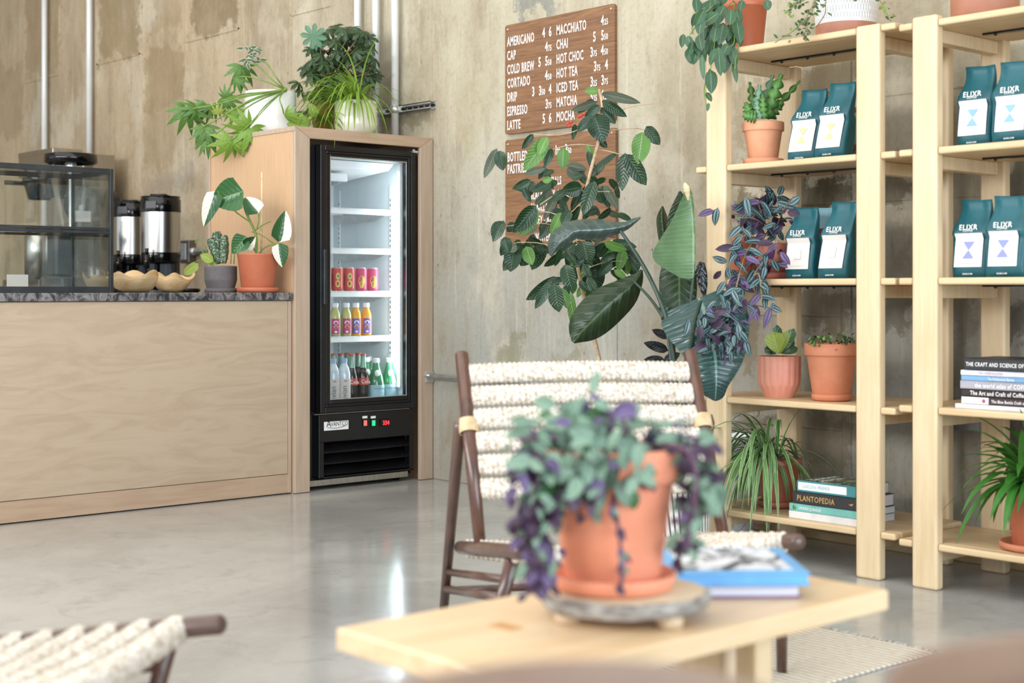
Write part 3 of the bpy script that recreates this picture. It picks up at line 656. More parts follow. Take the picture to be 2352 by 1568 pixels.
# evaporator cover and grille below the ceiling of the compartment
m = MB(); m.add([(-0.56, iy0+0.02, iz1-0.015), (-0.56, iy1-0.06, iz1-0.015), (-0.07, iy1-0.03, iz1-0.015), (-0.07, iy0+0.02, iz1-0.015), (-0.56, iy0+0.02, iz1-0.10), (-0.56, iy1-0.09, iz1-0.10), (-0.09, iy1-0.05, iz1-0.05), (-0.09, iy0+0.02, iz1-0.05)], [(0,1,2,3),(7,6,5,4),(0,4,5,1),(1,5,6,2),(2,6,7,3),(3,7,4,0)])
m.build('evaporator_cover', MT['white'], fr, bevel=0.003)
m = MB(); nx, ny = 12, 14
M_ = Matrix.Translation((-0.30, iy0+0.13, iz1-0.088)) @ Matrix.Rotation(math.radians(-6), 4, 'Y')
m.box((-0.17, -0.10, -0.035), (0.15, 0.10, 0.0), 0, M_)
for i in range(nx):
    for j in range(ny): m.box((-0.165+i*0.0255, -0.096+j*0.0138, -0.037), (-0.148+i*0.0255, -0.088+j*0.0138, -0.0345), 1, M_)
m.build('fan_grille', [MT['white'], mat('grille_hole', (150, 162, 168), 0.6)], fr)
# shelves with price rail, brackets
shz = [fz(830, 480, FX-0.10), fz(830, 571, FX-0.10), fz(830, 669, FX-0.10), fz(830, 772, FX-0.10)]
sx0, sx1, sy0, sy1 = -0.56, -0.10, iy0+0.02, fy(897, FX-0.10)
for z in shz:
    m = MB(); m.box((sx1-0.004, sy0, z-0.026), (sx1, sy1, z+0.002)).box((sx0, sy0, z-0.006), (sx0+0.006, sy1, z))
    for k in range(26):
        y = sy0+(sy1-sy0)*k/25; m.box((sx0, y-0.0018, z-0.004), (sx1, y+0.0018, z))
    for k in range(4): x = sx0+(sx1-sx0)*(k+0.5)/4; m.box((x-0.003, sy0, z-0.008), (x+0.003, sy1, z-0.004))
    s = m.build('shelf', MT['white'], fr)
    for y in (sy0+0.01, sy1-0.012):
        m = MB(); m.add([(sx1, y, z-0.02), (sx1-0.12, y, z-0.05), (sx0, y, z-0.05), (sx0, y, z-0.006), (sx1, y+0.003, z-0.02), (sx1-0.12, y+0.003, z-0.05), (sx0, y+0.003, z-0.05), (sx0, y+0.003, z-0.006)], [(0,1,2,3),(7,6,5,4),(0,4,5,1),(1,5,6,2),(2,6,7,3),(3,7,4,0)]); m.build('bracket', MT['galv'], s)
for x in (-0.56, -0.12):
    m = MB(); m.box((x-0.01, iy1-0.016, iz0+0.02), (x+0.01, iy1-0.0125, iz1-0.12))
    for k in range(38): m.box((x-0.003, iy1-0.0168, iz0+0.05+k*0.025), (x+0.003, iy1-0.0162, iz0+0.062+k*0.025), 1)
    m.build('shelf_standard', [MT['white'], MT['steel_dull']], fr)
y = fy(835, FX-0.6); m = MB().box((-0.6095, y-0.01, iz0+0.02), (-0.602, y+0.01, iz1-0.12))
for k in range(38): m.box((-0.6022, y-0.003, iz0+0.05+k*0.025), (-0.6015, y+0.003, iz0+0.062+k*0.025), 1)
m.build('shelf_standard', [MT['white'], MT['steel_dull']], fr)
# led strip: housing and 40 diodes in one lamp part
ly = fy(917, FX-0.035)
zt, zb = fz(917, 402, FX-0.035), fz(917, 880, FX-0.035)
ls = MB().box((-0.05, ly-0.004, zb-0.02), (-0.025, ly+0.012, zt+0.05)).build('lamp_strip', MT['white'], fr)
m = MB()
for k in range(34): z = zb+(zt-zb)*k/33; m.box((-0.042, ly-0.0065, z-0.011), (-0.030, ly-0.003, z+0.011))
m.build('diodes', MT['led'], ls)
la = area('fridge_lamp', (FX-0.05, OY0+ly-0.012, (zt+zb)/2), (PI/2, 0, PI/2+0.5), 0.02, zt-zb, 1.3, (0.88, 0.95, 1.0))
la.rotation_euler = (0, math.radians(90), 0); la.data.size = zt-zb; la.data.size_y = 0.03; la.rotation_euler = (math.radians(-90), math.radians(0), 0)
la.matrix_world = Matrix.Translation((FX-0.05, OY0+ly-0.012, (zt+zb)/2)) @ Matrix(((0, -0.6, 0.8, 0), (0, 0.8, 0.6, 0), (-1, 0, 0, 0), (0, 0, 0, 1)))
la.data.use_shadow = True

# drinks -------------------------------------------------------
def floorpos(px, X): return on_x(px, 700, X).y
XS = FX-0.135
def make_can(label, body, fruit, loc, ang=0.0):
    t = thing('drink_can', label, 'can', loc, ang, 'cans on the fridge shelf')
    r = 0.0275
    MB().lathe([(0.0, 0.004), (r*0.8, 0), (r*0.86, 0.004), (r, 0.012), (r, 0.102), (r*0.9, 0.110)], n=24).build('body', body, t)
    MB().lathe([(r*0.9, 0.110), (r*0.86, 0.114), (r*0.8, 0.112), (0.001, 0.111)], n=24).build('lid', MT['galv'], t)
    m = MB()
    for (a, z, s, mi) in fruit:
        vs_ = []; n = 14
        for j in range(n): q = 2*PI*j/n; aa = a+s*0.9*math.cos(q)/r*1.0; vs_.append(((r+0.0006)*math.cos(aa), (r+0.0006)*math.sin(aa), z+s*1.35*math.sin(q)))
        m.add(vs_, [tuple(range(n))], mi)
    m.build('artwork', [mat('pineapple_print', (246, 218, 96), 0.4), mat('peach_print', (232, 214, 120), 0.4), mat('red_print', (176, 34, 40), 0.4), mat('green_print', (120, 150, 60), 0.4)], t)
    return t
can_red = mat('can_red', (216, 84, 78), 0.3); can_pink = mat('can_pink', (214, 78, 120), 0.3)
fa = [(0.12, 0.036, 0.013, 1), (0.12, 0.036, 0.006, 2), (0.15, 0.072, 0.012, 1), (0.2, 0.072, 0.005, 3)]
fb = [(0.1, 0.05, 0.0185, 0), (0.1, 0.032, 0.013, 0), (-0.1, 0.06, 0.0018, 3), (0.1, 0.045, 0.0018, 3), (0.2, 0.066, 0.0018, 3), (0.0, 0.03, 0.0018, 3)]
zc = shz[2]+0.001
for i, (px, k, lb) in enumerate(((748, 0, 'pink drink can at the left end, mostly hidden by the fridge door frame'), (774, 1, 'red drink can with sliced fruit, left one of the two red cans'), (801, 1, 'red drink can with sliced fruit beside the pink pineapple cans'), (829, 2, 'pink drink can with yellow pineapple next to the red cans'), (856, 2, 'pink drink can with yellow pineapple at the right end of the row'))):
    cn = make_can(lb, can_red if k == 1 else can_pink, fa if k == 1 else fb, (XS, floorpos(px, XS), zc), -0.55)
    if k == 1:
        m = MB(); ra = -0.75
        for q, ch in enumerate('poppi'):
            text(m, ch, 0.02, (0.0283*math.cos(ra), 0.0283*math.sin(ra), 0.03+q*0.0125), (0, 0, 1), (math.sin(ra), -math.cos(ra), 0), 0.9)
        m.build('lettering', mat('can_print', (70, 20, 30), 0.5), cn)
def bottle(name, label, cat, prof, matb, loc, group, cap=None, lab=None, labm=None, ang=0.0, fill=None):
    t = thing(name, label, cat, loc, ang, group)
    MB().lathe(prof, n=22).build('bottle', matb, t)
    if fill: m = MB().lathe([(0.0005, 0.004)]+[(r*0.94, z) for r, z in prof[2:] if z <= fill]+[(0.0005, fill)], n=20); m.build('drink', mat_for[fillm], t)
    if cap: r, z0, z1, cm = cap; MB().lathe([(r, z0), (r, z1), (r*0.9, z1+0.002), (0.0005, z1+0.002)], n=18).build('cap', cm, t)
    if lab: r, z0, z1, a0_, a1_ = lab; m = MB(); n = 12; vs_ = []; 
    if lab:
        for j in range(n+1):
            q = a0_+(a1_-a0_)*j/n; vs_ += [(r*math.cos(q), r*math.sin(q), z0), (r*math.cos(q), r*math.sin(q), z1)]
        m.add(vs_, [(2*j, 2*j+2, 2*j+3, 2*j+1) for j in range(n)], 0, True); m.build('label', labm, t)
    return t
def glassy(name, col, rough=0.08, tr=0.6): return mat(name, col, rough, col2=tuple(c*0.95 for c in col), trans=tr, ior=1.35)
juice_y = mat('yellow_juice', (196, 192, 122), 0.25, coat=0.5); juice_o = mat('orange_juice', (240, 168, 44), 0.25, coat=0.5)
lab_m = mat('magenta_label', (196, 60, 130), 0.5); lab_p = mat('purple_label', (126, 98, 188), 0.5)
jp = [(0.0005, 0), (0.023, 0.0), (0.026, 0.006), (0.026, 0.095), (0.023, 0.112), (0.014, 0.134), (0.0135, 0.142)]
zj = shz[3]+0.001
for px, jm, lm, lb in ((769.5, juice_y, lab_m, 'leftmost bottle of pale yellow juice with a magenta label'), (795, juice_y, lab_m, 'bottle of pale yellow juice with magenta label beside the orange juice'), (817, juice_o, lab_p, 'bottle of orange juice with purple label beside the yellow juice'), (841, juice_o, lab_p, 'rightmost bottle of orange juice with a purple label')):
    t = bottle('juice_bottle', lb, 'bottle', jp, jm, (XS, floorpos(px, XS), zj), 'juice bottles on the fridge shelf', (0.0165, 0.138, 0.158, MT['white']), (0.0266, 0.012, 0.085, -1.15, 0.5), lm, -0.1)
    m = MB()
    for (z, s, mi) in ((0.066, 0.010, 0), (0.045, 0.009, 1), (0.022, 0.006, 0)):
        m.add([(0.0272*math.cos(-0.33+s*1.2*math.cos(q)/0.0266), 0.0272*math.sin(-0.33+s*1.2*math.cos(q)/0.0266), z+s*math.sin(q)) for q in [2*PI*j/12 for j in range(12)]], [tuple(range(12))], mi)
    m.build('artwork', [MT['label'], mat('fruit_print', (236, 176, 70), 0.5)], t)
# bottom row
ev_m = mat('clear_bottle', (222, 232, 240), 0.1, col2=(200, 214, 226), coat=0.6); cola = mat('cola', (30, 18, 18), 0.1, coat=0.6); gneck = mat('pale_green_glass', (126, 168, 146), 0.1, coat=0.6)
green = mat('green_glass', (56, 140, 92), 0.1, coat=0.7, col2=(40, 118, 76)); capred = mat('cork_red_cap', (196, 84, 66), 0.4); capblue = mat('pale_blue_cap', (160, 186, 216), 0.4)
zb0 = iz0+0.001
ep = [(0.0005, 0), (0.028, 0), (0.0315, 0.006), (0.031, 0.14), (0.024, 0.17), (0.012, 0.193), (0.0125, 0.2)]
X1 = FX-0.115
for px, lb in ((765, 'clear water bottle with pale label cut by the fridge door edge'), (790, 'clear water bottle with pale label beside the cola bottles')):
    Xw = X1+0.035
    t = bottle('water_bottle', lb, 'bottle', ep, ev_m, (Xw, on_x(px, 850, Xw).y, zb0), 'plastic water bottles in the fridge', (0.0155, 0.193, 0.212, capblue), (0.0322, 0.006, 0.118, -1.4, 0.7), MT['label_cream'], 0.0)
    m = MB(); ra = -0.38; text(m, 'evian', 0.036, (0.0328*math.cos(ra)+0.002, 0.0328*math.sin(ra)+0.006, 0.016), (0, 0, 1), (math.sin(ra), -math.cos(ra), 0), 0.95); m.build('lettering', mat('grey_print', (100, 92, 104), 0.5), t)
    m = MB(); 
    for q in (-0.5, -0.35, -0.2): m.add([(0.0328*math.cos(q-0.1), 0.0328*math.sin(q-0.1), 0.105), (0.0328*math.cos(q+0.1), 0.0328*math.sin(q+0.1), 0.105), (0.0328*math.cos(q), 0.0328*math.sin(q), 0.114)], [(0, 1, 2)])
    m.build('mountain_print', mat('pink_print', (214, 120, 130), 0.5), t)
cp = [(0.0005, 0), (0.026, 0), (0.0285, 0.008), (0.0265, 0.05), (0.0285, 0.085), (0.0265, 0.125), (0.016, 0.165), (0.0125, 0.2), (0.0125, 0.222)]
def cola_b(px, X, lb):
    t = thing('cola_bottle', lb, 'bottle', (X, on_x(px, 850, X).y, zb0), 0, 'cola bottles in the fridge')
    MB().lathe([p for p in cp if p[1] < 0.166], n=22).build('drink', cola, t)
    MB().lathe([(0.016, 0.1651), (0.0125, 0.2), (0.0125, 0.222)], n=18).build('neck', gneck, t)
    MB().lathe([(0.0145, 0.222), (0.0145, 0.229), (0.012, 0.232), (0.0005, 0.232)], n=18).build('cap', capred, t)
    m = MB(); r = 0.0289; vs_ = []
    for j in range(11): q = -1.4+2.2*j/10; vs_ += [(r*math.cos(q), r*math.sin(q), 0.083), (r*math.cos(q), r*math.sin(q), 0.116)]
    m.add(vs_, [(2*j, 2*j+2, 2*j+3, 2*j+1) for j in range(10)], 0, True)
    l = m.build('label', mat('red_label', (206, 74, 66), 0.45), t)
    m = MB(); ra = -0.42; text(m, 'Cola', 0.026, (r*math.cos(ra)+0.003, r*math.sin(ra)-0.020, 0.091), (-math.sin(ra), math.cos(ra), 0), (0, 0, 1), 0.8, bold=0.01); m.build('lettering', MT['ink_white'], l)
for px, X, lb in ((808, X1+0.01, 'front cola bottle next to the clear water bottles'), (834, X1+0.015, 'front cola bottle next to the green glass bottles'), (764, X1-0.09, 'cola bottle far left behind the clear water bottles'), (783, X1-0.09, 'cola bottle second from left behind the clear water bottles'), (797, X1-0.135, 'cola bottle standing directly behind the front left cola'), (823, X1-0.075, 'cola bottle standing behind the gap between front colas')): cola_b(px, X, lb)
gp = [(0.0005, 0), (0.036, 0), (0.039, 0.008), (0.039, 0.085), (0.033, 0.12), (0.018, 0.165), (0.0135, 0.19), (0.0135, 0.203)]
def sparkling(px, X, lb, face=True):
    t = thing('sparkling_water_bottle', lb, 'bottle', (X, on_x(px, 850, X).y, zb0), 0, 'green sparkling water bottles')
    MB().lathe(gp, n=24).build('bottle', green, t)
    MB().lathe([(0.0165, 0.186), (0.0165, 0.205), (0.015, 0.208), (0.0005, 0.208)], n=18).build('cap', MT['white'], t)
    m = MB(); r = 0.0396; vs_ = []
    for j in range(15): q = -1.7+2.6*j/14; vs_ += [(r*math.cos(q), r*math.sin(q), 0.012), (r*math.cos(q), r*math.sin(q), 0.08)]
    m.add(vs_, [(2*j, 2*j+2, 2*j+3, 2*j+1) for j in range(14)], 0, True); l = m.build('label', mat('aqua_label', (176, 214, 224), 0.5), t)
    m = MB(); ra = -0.40; text(m, 'S.PELLEGRINO', 0.0105, (r*math.cos(ra)+0.003, r*math.sin(ra)-0.029, 0.060), (-math.sin(ra), math.cos(ra), 0), (0, 0, 1), 0.75, bold=0.02); m.build('lettering', mat('navy_print', (96, 130, 180), 0.5), l)
    m = MB().sphere((0.027*math.cos(-0.4), 0.027*math.sin(-0.4), 0.135), 0.017, 14, 8, 0, (0.5, 0.9, 1.0)); m.build('neck_medallion', MT['label'], t)
for px, X, lb in ((864, X1+0.02, 'green sparkling water bottle in front, left of the pair'), (894, X1+0.02, 'green sparkling water bottle in front by the lamp strip'), (842, X1-0.09, 'green sparkling water bottle at the back beside the colas'), (852, X1-0.18, 'green sparkling water bottle at the back, behind the front pair'), (880, X1-0.11, 'green sparkling water bottle at the back, rightmost of those behind')): sparkling(px, X, lb)

# ------------------------------------------------------------------ glass display case on the worktop
XC = -5.72
p = on_x(261, 388, XC); CY, CZ = p.y, p.z
xb = on_y(171, 405, CY).x
zm0, zm1 = on_x(255, 537, XC).z, on_x(255, 523, XC).z
dc = thing('display_case', 'two tier glass pastry display case with thin charcoal frame on the counter', 'display case', (XC, CY, CT))
H = CZ-CT; D_ = xb-XC; Wd = 1.35; e = 0.016
def bar(name, a, b, mt='charcoal'): MB().box(a, b).build(name, MT[mt], dc, bevel=0.0015)
for y in (-e, -Wd):
    for x in (-e, D_): bar('post', (x, y, 0), (x+e if x > -0.1 else x+0.008, y+e, H))
zm = zm0-CT; zM = zm1-CT
m = MB()
for z0, z1 in ((0, 0.026), (H-0.022, H), (zm, (zm+zM)/2-0.0015), ((zm+zM)/2+0.0015, zM)):
    m = MB().box((-e, -Wd+e, z0), (0, -e, z1)).box((D_, -Wd+e, z0), (D_+e*0.6, -e, z1)).box((D_+e, -e, z0), (-e, 0, z1)).box((D_+e, -Wd, z0), (-e, -Wd+e, z1))
    m.build('rail', MT['charcoal'], dc, bevel=0.001)
g = MT['clear_case']
MB().box((-e*0.6, -Wd+e, 0.026), (-e*0.4, -e, H-0.022)).build('front_glass', g, dc)
MB().box((D_+e, -e*0.6, 0.026), (-e, -e*0.4, H-0.022)).build('side_glass', g, dc)
MB().box((D_+0.004, -Wd+e, 0.026), (D_+0.006, -e, H-0.022)).build('rear_glass', g, dc)
MB().box((D_+e, -Wd+e, H-0.012), (-e, -e, H-0.009)).build('top_glass', g, dc)
MB().box((D_+e, -Wd+e, zM-0.004), (-e, -e, zM)).build('shelf_glass', g, dc)
MB().box((D_+e, -Wd+e, 0.002), (-e, -e, 0.012)).build('base_plate', MT['birch_h'], dc)
MB().box((D_+0.007, -0.62, 0.3), (D_+0.03, -0.6, 0.32)).build('door_knob', MT['galv'], dc)
m = MB().box((-0.1, -0.42, 0.012), (-0.098, -0.33, 0.075)); m.build('price_card', MT['label_cream'], dc)

# ------------------------------------------------------------------ machines behind the case
c0 = on_y(121, 340, 3.95)
bw = thing('coffee_brewer', 'tall stainless steel coffee brewer behind the glass display case', 'coffee machine', (c0.x, 3.95, 0.901))
Hb = c0.z-0.901
MB().box((-0.52, 0.0, Hb-0.16), (0, 0.2, Hb)).box((-0.52, -0.002, Hb-0.03), (0.002, 0.2, Hb+0.003)).build('head', MT['steel'], bw, bevel=0.004)
MB().box((-0.52, 0.2, 0.05), (0.0, 0.42, Hb-0.02)).build('tower', MT['steel'], bw, bevel=0.004)
MB().box((-0.54, -0.1, 0.03), (0.02, 0.42, 0.09)).build('base', MT['steel_dull'], bw, bevel=0.006)
for x in (-0.4, -0.12):
    MB().lathe([(0.07, Hb-0.30), (0.1, Hb-0.20), (0.1, Hb-0.165)], (x, 0.09, 0), 24).tube([(x, -0.14, Hb-0.2), (x, 0.0, Hb-0.2)], 0.014, 8).build('brew_basket', MT['blackgloss'], bw)
for x in (-0.5, -0.03):
    for y in (-0.05, 0.36): MB().tube([(x, y, 0), (x, y, 0.03)], 0.02, 10).build('foot', MT['steel_dull'], bw)
for k, (x, lb) in enumerate(((-0.40, 'left steel urn under the brewer behind the display case'), (-0.12, 'right steel urn under the brewer behind the display case'))):
    u = thing('coffee_urn', lb, 'urn', (c0.x+x, 3.95+0.08, 0.992), 0, 'steel urns under the brewer')
    MB().lathe([(0.001, 0), (0.085, 0), (0.085, 0.28), (0.07, 0.3)], n=24).build('body', MT['steel'], u)
    MB().lathe([(0.075, 0.295), (0.078, 0.33), (0.001, 0.34)], n=24).build('lid', MT['blackgloss'], u)
hp = on_y(163, 368, 3.62)
gr = thing('coffee_grinder', 'black coffee grinder with a round clear hopper and black rim', 'coffee grinder', (hp.x, 3.62, 0.901))
zh = hp.z-0.901
MB().lathe([(0.13, zh-0.02), (0.145, zh-0.015), (0.145, zh+0.03), (0.13, zh+0.035), (0.02, zh+0.03)], n=32).build('hopper_rim', MT['blackgloss'], gr)
MB().lathe([(0.05, zh-0.42), (0.07, zh-0.30), (0.125, zh-0.02)], n=28).build('hopper', MT['clear'], gr)
MB().lathe([(0.012, zh-0.40), (0.012, zh-0.1), (0.035, zh-0.05), (0.028, zh-0.01)], n=16).build('auger', MT['galv'], gr)
MB().box((-0.12, -0.13, 0.02), (0.16, 0.13, 0.10)).box((-0.10, -0.1, 0.10), (0.02, 0.1, 0.36)).box((-0.12, -0.12, 0.36), (0.18, 0.12, zh-0.42)).build('body', MT['charcoal'], gr, bevel=0.02)
MB().box((0.181, -0.07, 0.40), (0.183, 0.03, 0.46)).build('badge', MT['label'], gr)
# black machine with two round dark drums right of it
q = on_y(226, 478, 4.12)
g2 = thing('portion_grinder', 'black round grinder head with two white labels seen through the case end glass', 'coffee grinder', (q.x, 4.12, 0.901), 0.3)
zq = q.z-0.901
MB().tube([(-0.03, -0.16, zq), (-0.03, -0.12, zq+0.01), (-0.03, 0.1, zq)], [0.1, 0.125, 0.125], 24).build('head', MT['charcoal'], g2)
MB().box((-0.1, -0.12, 0.004), (0.08, 0.12, zq-0.08)).build('body', MT['blackgloss'], g2, bevel=0.015)
for x in (-0.08, 0.01): MB().box((x, -0.163, zq-0.05), (x+0.035, -0.1605, zq+0.06)).build('label_plate', MT['label'], g2)
pt = on_y(222, 600, 3.85)
jug = thing('milk_pitcher', 'steel milk pitcher behind the lower tier of the display case', 'jug', (pt.x, 3.85, 0.901))
MB().lathe([(0.001, 0), (0.06, 0), (0.064, 0.01), (0.06, 0.09), (0.048, 0.13), (0.054, 0.16)], n=24).build('body', MT['steel'], jug)
MB().tube([(0.05, 0, 0.14), (0.1, 0, 0.13), (0.105, 0, 0.06), (0.06, 0, 0.03)], 0.006, 8).build('handle', MT['steel'], jug)

# ------------------------------------------------------------------ two thermal coffee dispensers
def airpot(px, Y, label, hh=0.54, r=0.108):
    X = on_y(px, 600, Y).x
    t = thing('coffee_dispenser', label, 'coffee dispenser', (X, Y, 0.901), 0.60, 'thermal coffee dispensers')
    MB().lathe([(r*0.75, 0), (r*0.98, 0.004), (r*0.98, 0.02), (r*0.8, 0.03)], n=36).build('base', MT['blackgloss'], t)
    m = MB().box((-r*0.8, 0.0, 0.02), (-r*0.15, r*0.5, 0.20)).box((r*0.15, 0.0, 0.02), (r*0.8, r*0.5, 0.20)).box((-r*0.75, r*0.2, 0.02), (r*0.75, r*0.8, 0.2)); m.build('stand', MT['blackgloss'], t, bevel=0.02)
    MB().lathe([(r*0.7, 0.17), (r*0.98, 0.175), (r, 0.18), (r, 0.225), (r*0.99, 0.23)], n=36).build('collar', MT['blackgloss'], t)
    MB().lathe([(r*0.985, 0.228), (r*0.985, hh-0.085)], n=48).build('steel_body', MT['steel'], t)
    m = MB().lathe([(r*1.0, hh-0.088), (r*1.01, hh-0.085), (r*1.01, hh-0.02), (r*0.95, hh-0.012), (r*0.95, hh-0.006), (r*1.0, hh-0.003), (r*0.96, hh), (0.001, hh+0.002)], n=40); m.build('lid', MT['blackgloss'], t)
    m = MB().tube([(0, -r, 0.19), (0, -r-0.05, 0.19)], 0.016, 10).tube([(0, -r-0.05, 0.215), (0, -r-0.05, 0.14)], 0.015, 12); m.build('tap', MT['blackgloss'], t)
    MB().tube([(0, -r-0.05, 0.215), (0, -r-0.05, 0.25)], [0.008, 0.011], 10).build('tap_handle', MT['blackgloss'], t)
    MB().tube([(0, -r-0.012, 0.20), (0, -r-0.012, 0.42)], 0.006, 8).build('sight_glass', MT['clear'], t)
    MB().box((-0.03, -r-0.004, hh-0.07), (0.03, -r+0.004, hh-0.03)).build('label_plate', MT['charcoal'], t)
    MB().tube([(-r*0.5, 0, hh+0.001), (-r*0.4, -r*0.3, hh+0.008), (r*0.4, -r*0.3, hh+0.008), (r*0.5, 0, hh+0.001)], 0.005, 8).build('carry_handle', MT['blackgloss'], t)
airpot(303, 4.02, 'left steel and black coffee dispenser, partly behind its twin', 0.535)
airpot(369, 3.93, 'right steel and black coffee dispenser beside the junction box', 0.54, 0.109)

# ------------------------------------------------------------------ carved wooden bowls
def bowl(px, X, rx, ry, label, hh=0.085, rz=0.0):
    p = on_x(px, 640, X); t = thing('wooden_bowl', label, 'bowl', (X, p.y, CT+0.001), rz, 'carved leaf shaped wooden bowls')
    def md(q, z): 
        k = z/hh; return 1+0.16*k*math.cos(2*q)+0.10*k*max(0, math.cos(q*3+0.5))**2
    n = 40; m = MB(); prof = [(0.02, 0.001), (0.45, 0.003), (0.72, 0.018), (0.9, 0.05), (1.0, hh), (0.95, hh-0.002), (0.82, 0.052), (0.62, 0.024), (0.3, 0.013), (0.01, 0.012)]
    vs_ = []
    for r, z in prof:
        for j in range(n):
            q = 2*PI*j/n; k = z/hh; wv = 0.012*k*math.sin(q*5+rz)+0.008*k*math.sin(q*3)
            vs_.append((rx*r*md(q, z)*math.cos(q), ry*r*md(q, z)*math.sin(q), z+wv))
    m.add(vs_, [(i*n+j, i*n+(j+1) % n, (i+1)*n+(j+1) % n, (i+1)*n+j) for i in range(len(prof)-1) for j in range(n)], 0, True)
    m.build('bowl', MT['bowl'], t)
bowl(308, -6.08, 0.09, 0.125, 'largest carved wooden bowl with wavy rim in front of the coffee dispensers')
bowl(396, -6.28, 0.09, 0.09, 'smaller carved wooden bowl at the right, near the grey plant pot', 0.08, 0.8)
bowl(232, -6.36, 0.08, 0.085, 'carved wooden bowl seen through the end glass of the display case', 0.075, 2.0)
q = on_y(428, 662, 3.62)
k = thing('coaster_stack', 'small flat black dish lying on the worktop behind the grey pot', 'dish', (-6.5, on_x(428, 660, -6.5).y, CT+0.001))
MB().lathe([(0.001, 0), (0.06, 0.0), (0.07, 0.012), (0.065, 0.02), (0.05, 0.014), (0.001, 0.012)], n=24).build('dish', MT['black'], k)

# ------------------------------------------------------------------ maple shelf units
YF, YB = 3.957, 4.395        # front and back faces of the units
def shelf_unit(x0, x1, x2, x3, label, zs, xr_post=True):
    """x0..x3: left post left edge, left post right edge, right post left edge, right post right edge"""
    t = thing('shelf_unit', label, 'shelf unit', (x0, YF, 0), 0, 'maple shelf units along the wall')
    d = YB-YF; W_ = x3-x0; pw = x1-x0; th = 0.022; pt = 0.04
    for a, b in ((0, pw), (x2-x0, W_)):
        MB().box((a, 0, 0.0), (b, pt, 1.770)).build('post', MT['maple'], t, bevel=0.009, seg=3)
        MB().box((a, d-pt, 0.0), (b, d, 1.745)).build('post', MT['maple'], t, bevel=0.009, seg=3)
    for z in zs:
        m = MB()
        xa, xb = -0.05, W_+0.055
        # board notched round the four posts
        m.box((xa, pt+0.001, z-th), (xb, d-pt-0.001, z)).box((pw+0.001, 0.004, z-th), (x2-x0-0.001, pt+0.001, z)).box((xa, 0.004, z-th), (-0.001, pt+0.001, z)).box((W_+0.001, 0.004, z-th), (xb, pt+0.001, z)).box((pw+0.001, d-pt-0.001, z-th), (x2-x0-0.001, d-0.001, z))
        m.build('shelf', MT['maple_x'], t, bevel=0.006, seg=3)
        for a in (pw*0.25, W_-pw*0.95):
            MB().box((a, pt, z-th-0.042), (a+0.045, d-pt, z-th)).build('rail', MT['maple'], t, bevel=0.004)
        if z < 1.769:
            m = MB().box((pw+0.02, d*0.52, z-th-0.006), (x2-x0-0.02, d*0.52+0.022, z-th))
            for k in range(5): m.sphere((pw+0.06+(x2-x0-2*pw)*k/4, d*0.52+0.011, z-th-0.006), 0.006, 8, 5)
            m.build('steel_strip', MT['black'], t)
    return t
ZS = [1.766, 1.361, 0.961, 0.551, 0.152]
U1 = shelf_unit(-3.413, -3.322, -2.782, -2.692, 'pale maple shelf unit with drooping plants, left of the pair', [1.766, 1.361, 0.961, 0.551, 0.156])
U2 = shelf_unit(-2.574, -2.485, -1.944, -1.855, 'pale maple shelf unit cut off by the right edge of the photo', [1.755, 1.362, 0.961, 0.563, 0.144])

